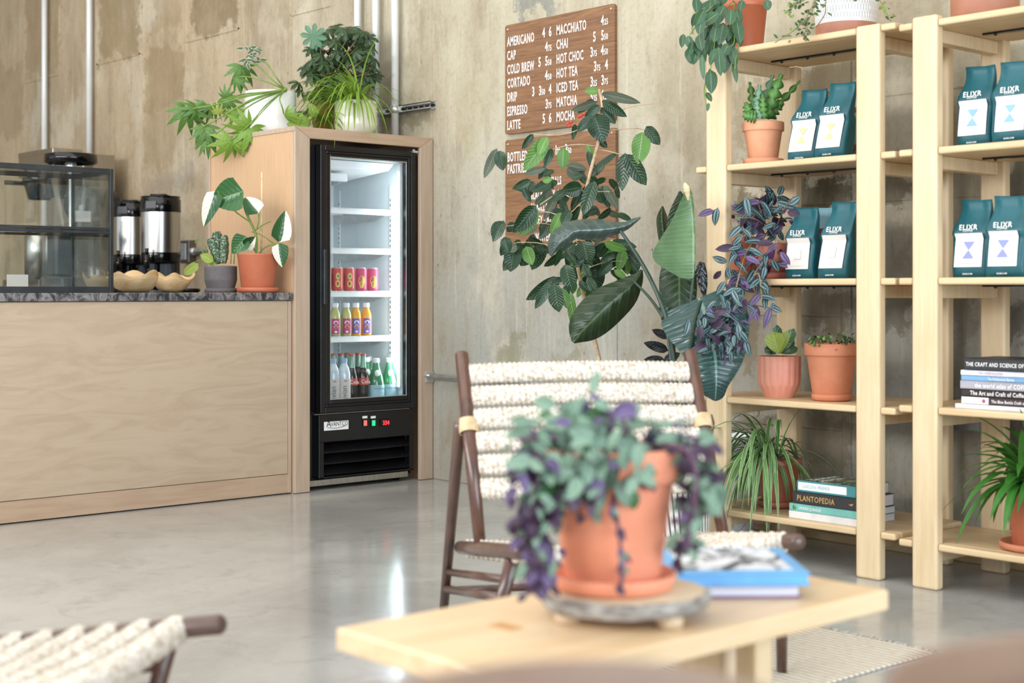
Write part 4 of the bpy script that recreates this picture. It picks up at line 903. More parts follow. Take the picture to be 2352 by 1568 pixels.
# ------------------------------------------------------------------ coffee bags
def make_bag(label, x, z, col, y=4.02, w=0.122, h=0.255, rz=0.0, lean=0.0, text_on=True, lab='label', prn='lime', group='teal coffee bags', geo='hourglass', d=0.075, y_off=0.0):
    t = thing('coffee_bag', label, 'coffee bag', (x, y, z+0.001), rz, group)
    m = MB(); nx, nz = 10, 16; prof = []
    for k in range(nz+1):
        v = k/nz; th = d*(1-v**1.6)*0.95+0.006 if v > 0.1 else d*(0.8+2*v*0.9)
        wd = w*(1.0 if v < 0.62 else 1-0.14*math.sin(min(1, (v-0.62)/0.2)*PI/2)+0.02*(v-0.82))
        prof.append((v, th, wd))
    vs_ = []; uv = []
    ring_n = 4*nx
    def rr(j, wd, th):
        q = 2*PI*(j+0.5)/ring_n; c_, s_ = math.cos(q), math.sin(q); e_ = 0.42
        return wd/2*math.copysign(abs(c_)**e_, c_), th/2*math.copysign(abs(s_)**e_, s_)
    for k, (v, th, wd) in enumerate(prof):
        bend = 0.012*math.sin(v*9)*(v > 0.5)
        for j in range(ring_n):
            a, b = rr(j, wd, th); crease = 0.004*math.sin(a*90+v*7)*v
            vs_.append((a+lean*v*h*0+lean*h*v, b+crease+bend-0.01*v+(d*0.22)*v, v*h*(1-0.015*math.sin(a*24+1)*v)))
    fs = [(k*ring_n+j, k*ring_n+(j+1) % ring_n, (k+1)*ring_n+(j+1) % ring_n, (k+1)*ring_n+j) for k in range(nz) for j in range(ring_n)]
    fs += [tuple(range(ring_n))[::-1], tuple(nz*ring_n+j for j in range(ring_n))]
    m.add(vs_, fs, 0, True); m.build('pouch', MT[col], t)
    def front(u, v):     # a point on the bag front
        k = min(nz-1, int(v*nz)); fr = v*nz-k; th = prof[k][1]*(1-fr)+prof[k+1][1]*fr
        bend = 0.012*math.sin(v*9)*(v > 0.5)
        return V((u+lean*h*v, -th/2*0.985+bend-0.01*v+(d*0.22)*v-0.0035, v*h))
    if text_on:
        m = MB(); lw, v0, v1 = 0.047, 0.13, 0.56; n = 6
        vs_ = [front(lw*(2*i-1), v0+(v1-v0)*k/n) for k in range(n+1) for i in (0, 1)]
        m.add(vs_, [(2*k, 2*k+1, 2*k+3, 2*k+2) for k in range(n)]); lb = m.build('label', MT[lab], t)
        m = MB(); c_ = front(0, 0.345); up = (front(0, 0.45)-front(0, 0.25)).normalized(); nn = V((1, 0, 0)).cross(up)
        c_ = c_+nn*0.0022
        def P(a, b): return c_+V((a, 0, 0))+up*b
        if geo == 'hourglass': m.add([P(-0.019, 0.026), P(0.019, 0.026), P(0, 0)], [(2, 1, 0)]).add([P(-0.019, -0.026), P(0.019, -0.026), P(0, 0)], [(0, 1, 2)])
        else: m.add([P(-0.014, -0.02), P(0.014, -0.02), P(0.014, 0.012), P(0, 0.026), P(-0.014, 0.012)], [(0, 1, 2, 3, 4)])
        for b in (0.042, -0.042): m.add([P(-0.035, b-0.0008), P(0.035, b-0.0008), P(0.035, b+0.0008), P(-0.035, b+0.0008)], [(0, 1, 2, 3)], 0)
        m.build('emblem', MT[prn], lb)
        m = MB(); c2 = front(0, 0.60); text(m, 'ELIXR', 0.0235, c2+nn*0.004, (1, 0, 0), up, 0.95, 0, 0.001, 'CENTER', 0.012)
        c3 = front(0, 0.575); text(m, 'COFFEE', 0.009, c3+nn*0.004, (1, 0, 0), up, 1.0, 0, 0.001, 'CENTER', 0.008)
        c4 = front(0, 0.03); text(m, 'ELIXR.COM', 0.006, c4+nn*0.004, (1, 0, 0), up, 1.0, 0, 0.002, 'CENTER', 0.02)
        m.build('lettering', MT['ink_white'], t)
    return t
def bag_at(px, y, z, label, **k):
    X = on_y(px, 600, y).x; return make_bag(label, X, z, k.pop('col', 'teal'), y=y, **k)
Z1, Z2, Z3, Z4 = 1.361, 0.961, 0.551, 0.156
bag_at(1850, 4.075, Z1, 'teal coffee bag with yellow hourglass, left one beside the cactus pot', h=0.245, rz=0.04, lean=0.12)
bag_at(1914, 4.04, Z1, 'teal coffee bag with yellow hourglass, right one beside the shelf post', h=0.25, rz=0.02, lean=0.12)
b = bag_at(1962, 4.17, Z1, 'pale bag with mountain print mostly hidden behind the shelf post, upper shelf', col='paleblue', h=0.24, text_on=False, group='pale blue coffee bags')
bag_at(1846, 4.06, Z2, 'teal coffee bag with cream label, left one on the middle shelf', h=0.245, lab='label_cream', prn='faint', geo='house', lean=-0.0)
bag_at(1921, 4.04, Z2, 'teal coffee bag with cream label, right one leaning towards the post', h=0.255, lab='label_cream', prn='faint', geo='house', lean=0.1)
b1 = bag_at(1884, 4.19, Z2, 'pale blue coffee bag standing behind the two cream label bags', col='paleblue', h=0.25, text_on=False, group='pale blue coffee bags')
b2 = bag_at(1966, 4.19, Z2, 'pale blue coffee bag behind the shelf post on the middle shelf', col='paleblue', h=0.24, text_on=False, group='pale blue coffee bags')
for bb in (b, b1, b2):
    m = MB()
    for z, c_ in ((0.03, 0), (0.155, 0)): m.box((-0.055, -0.05, z), (0.06, -0.045, z+0.018), 0)
    m.add([(0.0, -0.052, 0.10), (0.03, -0.052, 0.10), (0.015, -0.052, 0.12)], [(0, 1, 2)], 1)
    m.build('printed_band', [mat('rust_band', (196, 110, 84), 0.5), MT['charcoal']], bb)
bag_at(2247, 4.06, 1.362, 'teal coffee bag with pale blue hourglass, left one on the right unit', h=0.25, prn='skyblue', w=0.12)
bag_at(2333, 4.03, 1.362, 'teal coffee bag with pale blue hourglass, right one cut by photo edge', h=0.245, prn='skyblue', w=0.135)
bag_at(2238, 4.05, 0.961, 'teal coffee bag with violet hourglass, left one on the middle shelf', h=0.24, prn='violetblue', w=0.125)
bag_at(2317, 4.03, 0.961, 'teal coffee bag with violet hourglass, right one on the middle shelf', h=0.245, prn='violetblue', w=0.13)

# ------------------------------------------------------------------ books
def book(label, x, y, z, w, d, h, col, title=None, tcol='ink_white', tsize=0.02, rz=0.0, group=None, hard=True, cover=None, tx=0.05, ty=None, extra=None, font_sx=0.9):
    """spine faces -y; w along x, d back, h thick"""
    t = thing('book', label, 'book', (x, y, z+0.0005), rz, group)
    c = mat('cover_'+str(len(bpy.data.materials)), col, 0.45); o = 0.003 if hard else 0
    MB().box((o, 0.004, 0.0022), (w-o, d-o, h-0.0022)).build('pages', MT['page'], t)
    m = MB().box((0, 0, 0), (w, d, 0.002)).box((0, 0, h-0.002), (w, d, h)).box((0, 0, 0.002), (w, 0.003, h-0.002)); m.build('cover', [c], t, bevel=0.0006, seg=1)
    if title:
        m = MB(); text(m, title, tsize, (tx, -0.0006, (h-tsize*0.7)/2 if ty is None else ty), (1, 0, 0), (0, 0, 1), font_sx, bold=0.015); m.build('spine_title', MT[tcol] if isinstance(tcol, str) else mat('title_ink', tcol, 0.5), t)
    return t
gold = (196, 158, 92)
xb = on_y(1812, 1190, 3.985).x
B1 = 'gardening books on the bottom shelf'
zz = Z4
book('thick white spined book at the bottom of the gardening stack', xb+0.0, 3.985, zz, 0.275, 0.215, 0.024, (232, 228, 224), rz=0.0, group=B1); zz += 0.025
bk = book('mint green book with leaf print under the black book', xb+0.0, 3.987, zz, 0.275, 0.215, 0.024, (120, 190, 178), 'URBAN JUNGLE', 'ink_white', 0.013, group=B1, tx=0.04)
MB().tube([(0.022, -0.001, 0.012), (0.022, 0.002, 0.012)], 0.008, 10).build('leaf_print', MT['lf_green'], bk); zz += 0.025
bk = book('black book titled in gold letters in the gardening stack', xb+0.012, 3.99, zz, 0.262, 0.205, 0.040, (42, 40, 42), 'PLANTOPEDIA', gold, 0.026, group=B1, tx=0.018, font_sx=0.82)
m = MB(); m.add([(0.225, -0.0008, 0.018), (0.245, -0.0008, 0.022), (0.238, -0.0008, 0.014)], [(0, 2, 1)]); m.build('publisher_mark', mat('gold_ink', gold, 0.5), bk); zz += 0.041
bk = book('garden book with teal cover and photo front on top of the gardening stack', xb+0.026, 3.995, zz, 0.235, 0.19, 0.036, (66, 146, 152), None, group=B1)
m = MB().box((0.006, -0.001, 0.006), (0.20, 0.0005, 0.031)); sp_ = m.build('spine_panel', MT['label'], bk)
m = MB(); text(m, 'GARDEN PRIMER', 0.019, (0.02, -0.0013, 0.012), (1, 0, 0), (0, 0, 1), 0.8); m.build('lettering', mat('pale_teal_ink', (176, 206, 208), 0.6), sp_)
t = NT('garden_photo'); t.b.inputs['Roughness'].default_value = 0.25; nz = t.noise(t.coord(), 34, 4, 0.7)
t.put(t.b.inputs['Base Color'], t.mix(t.ramp(nz, 0.5, 0.62), t.mix(t.ramp(nz, 0.3, 0.48), lin((34, 60, 66)), lin((58, 92, 72))), lin((190, 178, 150)))); MT['garden_photo'] = t.m
m = MB().box((0.004, 0.006, 0.036), (0.232, 0.184, 0.0366)); ph = m.build('cover_photo', MT['garden_photo'], bk)
m = MB(); text(m, 'GARDEN', 0.036, (0.055, 0.02, 0.0372), (0, 1, 0), (-1, 0, 0), 0.95, bold=0.03); text(m, 'PRIMER', 0.036, (0.095, 0.02, 0.0372), (0, 1, 0), (-1, 0, 0), 0.95, bold=0.03); m.build('lettering', MT['ink_white'], ph)

B2 = 'coffee books on the right unit'
xb = on_y(2192, 940, 3.99).x; zz = 0.563
for (dx, w_, d_, h_, col, ti, tc, ts, tx_, lb) in (
    (0.0, 0.30, 0.22, 0.013, (236, 236, 242), None, None, 0, 0, 'thin white book at the very bottom of the coffee book stack'),
    (0.022, 0.26, 0.21, 0.022, (60, 40, 46), 'The Blue Bottle Craft of Coffee', 'ink_white', 0.0125, 0.10, 'dark plum book with white end panel in the coffee book stack'),
    (0.020, 0.25, 0.20, 0.022, (40, 28, 26), 'The Art and Craft of Coffee', 'ink_white', 0.018, 0.03, 'dark brown book with bold white title in the coffee book stack'),
    (0.017, 0.26, 0.20, 0.024, (170, 166, 176), 'the world atlas of COFFEE', 'ink_white', 0.019, 0.05, 'grey lilac book with large white title in the coffee book stack'),
    (0.020, 0.25, 0.21, 0.015, (122, 168, 206), 'The Professional Barista', 'ink_white', 0.010, 0.09, 'sky blue book in the middle of the coffee book stack'),
    (0.018, 0.26, 0.20, 0.015, (222, 222, 230), 'THE COFFEE ROASTERS', (190, 150, 150), 0.009, 0.06, 'thin white book under the black book in the coffee stack'),
    (0.032, 0.25, 0.19, 0.036, (34, 36, 42), 'THE CRAFT AND SCIENCE OF COFFEE', 'ink_white', 0.0165, 0.006, 'black book with white capitals on top of the coffee stack')):
    bk = book(lb, xb+dx, 3.992+rnd(0, .006), zz, w_, d_, h_, col, ti, tc or 'ink_white', ts or 0.01, group=B2, tx=tx_, font_sx=0.78)
    if 'plum' in lb: MB().box((0.0, -0.001, 0.001), (0.09, 0.001, h_-0.001)).tube([(0.075, -0.002, 0.011), (0.075, 0, 0.011)], 0.006, 10, 1).build('end_panel', [MT['label'], mat('plum_dot', (170, 100, 120), 0.5)], bk)
    zz += h_+0.001

# ------------------------------------------------------------------ pots
def pot_parts(t, r, h, m='terra', kind='classic', saucer=True, soil=True, rs=None, scol=None):
    zo = 0.0
    if saucer:
        R = rs or r*1.02
        MB().lathe([(0.001, 0), (R*0.86, 0), (R, 0.004), (R*1.02, 0.022), (R*0.97, 0.023), (R*0.9, 0.008), (0.001, 0.006)], n=40).build('saucer', MT[scol or m], t); zo = 0.007
    if kind == 'classic': pr = [(0.001, 0), (r*0.66, 0), (r*0.68, 0.004), (r*0.9, h*0.76), (r*0.905, h*0.775), (r*0.99, h*0.785), (r, h*0.8), (r, h*0.985), (r*0.98, h), (r*0.9, h), (r*0.88, h*0.9)]
    elif kind == 'plain': pr = [(0.001, 0), (r*0.76, 0), (r*0.78, 0.004), (r*0.985, h*0.95), (r, h*0.97), (r, h), (r*0.93, h), (r*0.9, h*0.88)]
    elif kind == 'round': pr = [(0.001, 0), (r*0.62, 0), (r*0.8, h*0.12), (r*0.97, h*0.38), (r, h*0.6), (r*0.96, h*0.92), (r*0.95, h), (r*0.88, h), (r*0.87, h*0.9)]
    elif kind == 'cyl': pr = [(0.001, 0), (r*0.9, 0), (r*0.95, 0.01), (r, h*0.12), (r, h*0.99), (r*0.99, h), (r*0.93, h), (r*0.92, h*0.88)]
    elif kind == 'taper': pr = [(0.001, 0), (r*0.6, 0), (r*0.72, h*0.02), (r*0.97, h*0.22), (r, h*0.32), (r*0.97, h*0.97), (r*0.94, h), (r*0.88, h*0.99), (r*0.86, h*0.88)]
    elif kind == 'rim2': pr = [(0.001, 0), (r*0.7, 0), (r*0.72, 0.01), (r*0.89, h*0.84), (r*0.98, h*0.86), (r, h*0.88), (r, h*0.99), (r*0.9, h), (r*0.88, h*0.9)]
    body = MB().lathe([(a, b+zo) for a, b in pr], n=48).build('pot', MT[m], t)
    if soil: MB().disc((0, 0, zo+h*0.9), r*0.9, 32).build('soil', MT['soil'], t)
    return zo+h*0.9
def plant(label, cat, px, y, z, r, h, m='terra', kind='classic', group=None, name='potted_plant', xx=None, **k):
    X = on_y(px, 600, y).x if xx is None else xx
    t = thing(name, label, cat, (X, y, z+0.001), 0, group); zt = pot_parts(t, r, h, m, kind, **k)
    return t, V((X, y, z+0.001)), zt
def world_leaf(mb, O, bpx, tpx, wpx, d0, d1=None, shape='ovate', curl=0.15, fold=0.2, mi=0, roll=0.0, nt=7, wave=0.0):
    """a leaf whose base and tip were read off the photo at camera depths d0, d1"""
    d1 = d0 if d1 is None else d1
    P = at_d(bpx[0], bpx[1], d0); T = at_d(tpx[0], tpx[1], d1); dd = T-P; n = (CAMP-P).normalized()
    sd = dd.normalized().cross(n); n = n*math.cos(roll)+sd*math.sin(roll)
    # the curl bends the tip back by curl*L; aim a little forward so the tip lands where it should
    L = dd.length; aim = dd + n*(L*curl)
    mb.leaf(P-O, aim, n, L*1.06/(1-0.25*curl), wpx*d0/F_PX, shape, curl, fold, nt, mi, wave)
def path3(O, pts, d):      # polyline from pixels; d depth or list
    if not hasattr(d, '__len__'): d = [d]*len(pts)
    return [at_d(p[0], p[1], q)-O for p, q in zip(pts, d)]
def smooth(pts, n=3):
    for _ in range(n):
        q = [pts[0]]
        for a, b in zip(pts, pts[1:]): q += [a*0.75+b*0.25, a*0.25+b*0.75]
        pts = q+[pts[-1]]
    return pts

def blade(mb, O, st, d, mi=0, dish=0.10, rows=20, sc=1.0, org=(0, 0), ripple=0.004):
    """big leaf: stations along the midrib (x, y, half width left, half width right, depth offset)"""
    st = [(org[0]+a*sc, org[1]+b*sc, l*sc, r*sc, dd) for a, b, l, r, dd in st]; n = len(st)
    def cr(k, t):
        p = [st[max(0, min(n-1, i))][k] for i in (int(t)-1, int(t), int(t)+1, int(t)+2)]; f = t-int(t)
        return 0.5*((2*p[1])+(-p[0]+p[2])*f+(2*p[0]-5*p[1]+4*p[2]-p[3])*f*f+(-p[0]+3*p[1]-3*p[2]+p[3])*f**3)
    vs_ = []; uv = []; C = 4
    for i in range(rows+1):
        t = (n-1)*i/rows*0.99999; x, y, l, r, dd = (cr(k, t) for k in range(5)); x2, y2 = cr(0, min(n-1.001, t+0.05)), cr(1, min(n-1.001, t+0.05)); x1, y1 = cr(0, max(0, t-0.05)), cr(1, max(0, t-0.05))
        tx, ty = x2-x1, y2-y1; q = math.hypot(tx, ty) or 1; tx, ty = tx/q, ty/q; nx, ny = ty, -tx
        for j in range(-C, C+1):
            w = (r if j > 0 else l)*abs(j)/C*(1 if j > 0 else -1)
            if j == 0: w = 0
            e = abs(w)/F_PX*d; vs_.append(at_d(x-nx*w, y-ny*w, d+dd+dish*e*abs(j)/C*2+ripple*math.sin(i*1.7+j)*abs(j)/C)-O); uv.append((0.5+0.5*j/C, i/rows))
    K = 2*C+1
    mb.add(vs_, [(i*K+j, i*K+j+1, (i+1)*K+j+1, (i+1)*K+j) for i in range(rows) for j in range(K-1)], mi, True, uv)

# --- on the worktop --------------------------------------------------
t, O, zt = plant('terracotta pot with half white leaves and a thin pale stake on the worktop', 'plant', 592, 3.553, CT, 0.093, 0.168, 'terra_plastic', 'plain', xx=on_y(592, 600, 3.553).x, rs=0.094)
d = depth(O); 
m = MB()
m.tube(smooth(path3(O, [(588, 590), (590, 540), (575, 510), (562, 480), (560, 455)], d), 2), 0.006, 7)
m.tube(smooth(path3(O, [(575, 510), (545, 490), (520, 466), (500, 440)], [d, d-.02, d-.04, d-.06]), 2), 0.003, 6).tube(smooth(path3(O, [(588, 528), (605, 515), (622, 508)], [d, d-.03, d-.05]), 2), 0.003, 6)
m.tube(smooth(path3(O, [(592, 585), (610, 565), (640, 558)], [d, d-.03, d-.06]), 2), 0.003, 6).tube(smooth(path3(O, [(588, 580), (577, 560), (565, 545)], [d, d-.02, d-.04]), 2), 0.003, 6).tube(smooth(path3(O, [(590, 525), (595, 505), (594, 490)], [d, d-.01, d-.01]), 2), 0.003, 6)
m.tube(smooth(path3(O, [(578, 532), (600, 538), (632, 562)], d), 2), 0.0025, 6)
m.build('stem', MT['stem_green'], t)
MB().tube(path3(O, [(600, 590), (602, 395)], d+0.02), 0.0045, 8).build('stake', MT['raffia'], t)
m = MB()
for a, b, w_, mi, ro in (((559, 440), (490, 462), 78, 1, 0.1), ((500, 438), (470, 515), 42, 0, 0.3), ((592, 490), (566, 455), 44, 0, 0.2), ((640, 556), (655, 488), 46, 0, 0.2), ((624, 506), (646, 548), 0.1, 0, 0),
                         ((642, 558), (648, 610), 38, 0, 0.0), ((566, 543), (536, 580), 44, 1, 0.2), ((560, 565), (585, 545), 34, 0, 0.5)):
    if w_ > 1: world_leaf(m, O, a, b, w_, d-0.05, d-0.04, 'heart', 0.12, 0.35, mi, ro)
m.build('foliage', [MT['lf_white'], MT['lf_green']], t)
X = -5.905
t = thing('potted_plant', 'ribbed grey clay pot holding a spotted cactus, beside the stake plant', 'plant', (X, on_x(507, 640, X).y, CT+0.001)); O = V(t.location)
r = 0.074
MB().lathe([(0.001, 0), (r*1.0, 0), (r*1.02, 0.012), (r*0.95, 0.02), (0.001, 0.01)], n=36).build('saucer', MT['greypot'], t)
MB().lathe([(0.001, 0.012), (r*0.8, 0.012)]+[(r*(0.84+0.16*min(1, k/8))+(0.0012 if k % 2 else -0.0008), 0.016+k*0.0052) for k in range(21)]+[(r*0.93, 0.122), (r*0.9, 0.105)], n=40).build('pot', MT['greypot'], t)
MB().disc((0, 0, 0.107), r*0.92, 28).build('soil', MT['soil'], t)
d = depth(O); m = MB()
for a, b, w_, dd in (((505, 605), (482, 548), 22, 0), ((502, 600), (497, 532), 24, .02), ((512, 605), (515, 540), 20, -.02)):
    pts = smooth(path3(O, [a, ((a[0]+b[0])/2+2, (a[1]+b[1])/2), b], d+dd), 2); n = len(pts)
    m.tube(pts, [w_*0.5*d/F_PX*(0.6+0.4*math.sin(PI*min(1, i/n*1.1))+0.12*(i % 2)) for i in range(n)], 6)
m.build('cactus', MT['cactus'], t)
m = MB(); world_leaf(m, O, (490, 600), (462, 585), 22, d-.02); world_leaf(m, O, (455, 605), (425, 628), 22, d-.05, shape='oblong'); world_leaf(m, O, (478, 606), (500, 586), 26, d)
m.build('foliage', MT['lf_lime'], t)
m = MB(); m.tube(smooth(path3(O, [(480, 602), (470, 560), (455, 545), (448, 558)], d), 2), 0.0025, 6).tube(smooth(path3(O, [(482, 603), (468, 582), (460, 570)], d), 2), 0.003, 6).tube(smooth(path3(O, [(486, 606), (462, 595), (442, 604)], d-.02), 2), 0.002, 6)
for x in (530, 537): m.tube(path3(O, [(x, 606), (x+2, 572)], d-.02), 0.002, 6)
m.build('stem', MT['stem_green'], t)

# --- on top of the fridge cabinet ----------------------------------------
XP = -6.10
q = on_x(621, 260, XP)
t = thing('potted_plant', 'white glazed pot with long sprawling stems of cut leaves on the cabinet', 'plant', (XP, q.y, ZT+0.001)); O = V(t.location); r = 59*depth(O)/F_PX
pot_parts(t, r, 0.215, 'whiteglaze', 'cyl', saucer=False)
d = depth(O); m = MB(); c0 = (655, 206)
st = [((430, 252), -0.12, [(560, 222), (500, 240)]), ((478, 243), -0.05, [(590, 214), (520, 228)]), ((520, 226), 0.02, [(600, 212), (560, 215)]), ((466, 292), -0.16, [(585, 222), (520, 262)]), ((535, 252), -0.05, [(600, 222), (565, 238)]),
      ((532, 322), -0.2, [(610, 240), (575, 285)]), ((572, 292), -0.22, [(625, 232), (590, 270)]), ((470, 318), -0.15, [(570, 240), (510, 300)]), ((556, 150), 0.05, [(620, 180), (590, 145)]), ((548, 178), 0.02, [(615, 188), (570, 175)]),
      ((595, 140), 0.0, [(632, 175), (612, 142)]), ((652, 262), -0.2, [(640, 225), (648, 245)])]
stems = MB()
for tip, dd, mid in st:
    stems.tube(smooth(path3(O, [c0]+mid+[tip], [d-.1, d-.17+dd*0.3, d-.1+dd*0.7, d+dd]), 2), 0.0034, 6)
stems.sphere(path3(O, [c0], d-.1)[0], 0.012, 10, 6)
stems.build('stem', MT['stem_green'], t)
m = MB()
def lob(px, py, tx, ty, s, dd, mi=0, dr=0.3):
    P = at_d(px, py, d+dd); T = at_d(tx, ty, d+dd-0.03); v = (T-P); n = (CAMP-P).normalized()+rvec(0.7)
    m.lobed(P-O, v, n, s*0.85*d/F_PX, 7, mi, 0.8, 2.1, 0.52)
for px, py, tx, ty, s, dd, mi in ((432, 250, 412, 300, 66, -.12, 0), (440, 252, 455, 300, 56, -.10, 0), (478, 243, 470, 278, 50, -.05, 0), (487, 240, 505, 262, 44, -.05, 0), (520, 226, 525, 270, 48, .02, 0), (520, 225, 512, 205, 34, .02, 0), (468, 290, 452, 330, 62, -.16, 0), (474, 292, 490, 335, 58, -.16, 0),
                              (476, 318, 480, 348, 46, -.16, 0), (536, 250, 548, 285, 46, -.05, 1), (532, 322, 508, 352, 60, -.2, 1), (534, 322, 552, 345, 50, -.2, 1), (573, 292, 545, 300, 60, -.22, 1), (576, 294, 590, 340, 66, -.22, 1), (575, 296, 565, 330, 50, -.22, 1), (556, 150, 562, 200, 60, .05, 0), (546, 178, 543, 212, 40, .02, 0), (500, 262, 498, 248, 30, -.1, 2), (452, 250, 430, 228, 46, -.12, 0), (655, 262, 680, 290, 40, -.2, 1)):
    lob(px, py, tx, ty, s, dd, mi)
m.build('foliage', [MT['lf_philo'], MT['lf_philo_l'], MT['lf_lime']], t)
m = MB()
for k in range(34):
    px, py = rnd(556, 600), rnd(108, 148); a = rnd(0, 6.28); world_leaf(m, O, (px, py), (px+17*math.cos(a), py+11*math.sin(a)+5), 8, d+rnd(-.04, .05), curl=.3, nt=4)
m.build('variegated_sprig', MT['lf_varieg'], t)
stems = None

XP = -6.07; q = on_x(752, 240, XP)
t = thing('potted_plant', 'brown nursery pot with a bushy umbrella tree between the two white pots', 'plant', (XP, q.y, ZT+0.001)); O = V(t.location); r = 0.085
pot_parts(t, r, 0.19, 'terra_plastic', 'plain', saucer=False); d = depth(O)
m = MB(); stm = MB()
cen = []
for k in range(150):
    for _ in range(30):
        px, py = rnd(682, 868), rnd(58, 268)
        e1 = ((px-785)/88)**2+((py-135)/82)**2; e2 = ((px-712)/36)**2+((py-215)/52)**2
        if (e1 < 1 or e2 < 1) and not (px > 760 and py > 215): break
    dd = d+rnd(-0.15, 0.15); cen.append((px, py, dd)); P = at_d(px, py, dd); n = ((CAMP-P).normalized()*0.6+V((0, 0, 0.9))+rvec(0.5)).normalized()
    base = n.orthogonal().normalized(); L = rnd(20, 32)*dd/F_PX; K = 7
    mi = 1 if (px < 745 and py < 105 and random.random() < 0.8) else 0
    for j in range(K):
        v = Matrix.Rotation(2*PI*j/K+k, 3, n) @ base; m.leaf(P-O, v-n*0.35, n, L, L*0.36, 'obov', 0.3, 0.2, 4, mi)
world_c = [(708, 78, 30)]
P = at_d(720, 84, d-.1); n = (CAMP-P).normalized(); base = n.orthogonal().normalized()
for j in range(8): v = Matrix.Rotation(2*PI*j/8, 3, n) @ base; m.leaf(P-O, v, n, 32*d/F_PX, 12*d/F_PX, 'obov', 0.1, 0.15, 5, 1)
m.build('foliage', [MT['lf_scheff'], MT['lf_scheff_l']], t)
root = at_d(752, 215, d)
for k in range(0, 150, 3):
    px, py, dd = cen[k]; e = at_d(px, py, dd); mid = (root+e)/2+V((0, 0, 0.03))+rvec(0.02)
    stm.tube([root-O+rvec(0.01), mid-O, e-O], [0.004, 0.003, 0.002], 5)
stm.build('stem', MT['stem_vine'], t)

XP = -5.79; q = on_x(817, 260, XP)
t = thing('potted_plant', 'cream glazed pot with a long leaved spider plant at the cabinet corner', 'plant', (XP, q.y, ZT+0.001)); O = V(t.location); r = 50*depth(O)/F_PX
pot_parts(t, r, 0.165, 'creamglaze', 'taper', saucer=False); d = depth(O)
m = MB()
for k in range(150):
    a = rnd(0, 2*PI); el = rnd(0.3, 1.45); dr = V((math.cos(a)*math.cos(el), math.sin(a)*math.cos(el), math.sin(el)))
    dr = dr + V((-0.1, -0.35, 0)); P = V((math.cos(a)*0.03, math.sin(a)*0.03-0.02, 0.15)); m.ribbon(P, dr, rnd(0.20, 0.42), rnd(0.008, 0.013), rnd(0.9, 1.8), 10)
P2 = at_d(748, 282, d-0.03)-O      # a second clump lying over the cabinet edge
for k in range(46):
    a = rnd(0, 2*PI); dr = V((math.cos(a), math.sin(a), rnd(0.1, 1.6))); m.ribbon(P2, dr, rnd(0.08, 0.2), rnd(0.011, 0.017), rnd(0.6, 1.4), 7)
for (x0, y0, x1, y1, wd) in ((700, 285, 655, 262, 20), (705, 288, 660, 285, 18), (725, 270, 715, 240, 24), (712, 290, 690, 262, 16)):
    world_leaf(m, O, (x0, y0), (x1, y1), wd, d-0.04, shape='lance', curl=0.2)
m.build('foliage', MT['lf_spider'], t)

# --- shelf unit plants ------------------------------------------------------
# upper shelf: fishbone cactus
t, O, zt = plant('pale terracotta pot with upright zigzag cactus leaves on the upper shelf', 'plant', 1753, 4.10, Z1, 0.073, 0.145, 'terra_pale', 'classic', rs=0.070); d = depth(O)
m = MB()
for (bx_, by_), (tx_, ty_), w_, mi, dd in (((1735, 272), (1722, 188), 18, 0, 0), ((1738, 272), (1745, 195), 22, 1, -.03), ((1748, 272), (1775, 172), 24, 1, .0), ((1758, 272), (1795, 170), 30, 0, -.03), ((1765, 268), (1838, 185), 16, 0, .02), ((1768, 270), (1800, 225), 22, 0, .0), ((1728, 272), (1712, 235), 24, 0, -.03), ((1745, 272), (1738, 225), 20, 1, -.06), ((1755, 272), (1752, 215), 20, 0, -.06), ((1738, 270), (1705, 265), 22, 0, -.07)):
    n_ = 9; P0, P1 = at_d(bx_, by_, d+dd)-O, at_d(tx_, ty_, d+dd+rnd(-.03, .03))-O; ax = (P1-P0); nn = (CAMP-O-P0).normalized(); sd = ax.normalized().cross(nn); w0 = w_*1.35*d/F_PX/2
    L_ = []; 
    for k in range(n_*3+1):
        f = k/(n_*3); zig = 0.35+0.65*abs(math.sin(f*n_*PI/2*1.0)); wd = w0*zig*(1-f**4*0.8); c_ = P0+ax*f+nn*(0.01*math.sin(f*3)); L_.append((c_, wd))
    vs_ = []
    for c_, wd in L_: vs_ += [c_-sd*wd, c_-nn*0.002, c_+sd*wd, c_+nn*0.002]
    m.add(vs_, [(4*k+j, 4*k+(j+1) % 4, 4*k+4+(j+1) % 4, 4*k+4+j) for k in range(len(L_)-1) for j in range(4)], mi, True, [(0.2, 0.5)]*len(vs_))
m.build('foliage', [MT['lf_fish'], MT['lf_fish_w']], t)

# tradescantia generator
def trad(mb, O, pts, nl, size, depthf, mis, spread=8, aspect=0.40, down=0.5):
    for k in range(nl):
        i = random.randrange(len(pts)-1); f = random.random(); px = pts[i][0]*(1-f)+pts[i+1][0]*f+random.gauss(0, spread); py = pts[i][1]*(1-f)+pts[i+1][1]*f+random.gauss(0, spread)
        d_ = depthf+random.gauss(0, 0.03); P = at_d(px, py, d_); s = size*rnd(0.7, 1.2)*d_/F_PX
        dr = rvec(1); dr.z = dr.z*0.6-down; n = (CAMP-P).normalized()+V((0, 0, 0.5))+rvec(0.7)
        mb.leaf(P-O, dr, n, s, s*aspect, 'ovate', rnd(0.05, 0.35), 0.3, 5, random.choice(mis))
t, O, zt = plant('round pale terracotta pot with long trailing purple striped vines, middle shelf', 'plant', 1776, 4.11, Z2, 0.062, 0.118, 'terra_rose', 'round', rs=0.058, scol='terra_rose'); d = depth(O)
m = MB(); VM = [MT['lf_trad'], MT['lf_trad_p'], MT['lf_trad_dk']]
trad(m, O, [(1680, 500), (1730, 480), (1775, 490), (1820, 510)], 48, 42, d-.06, [0, 0, 0, 0, 0, 1, 2], 20)
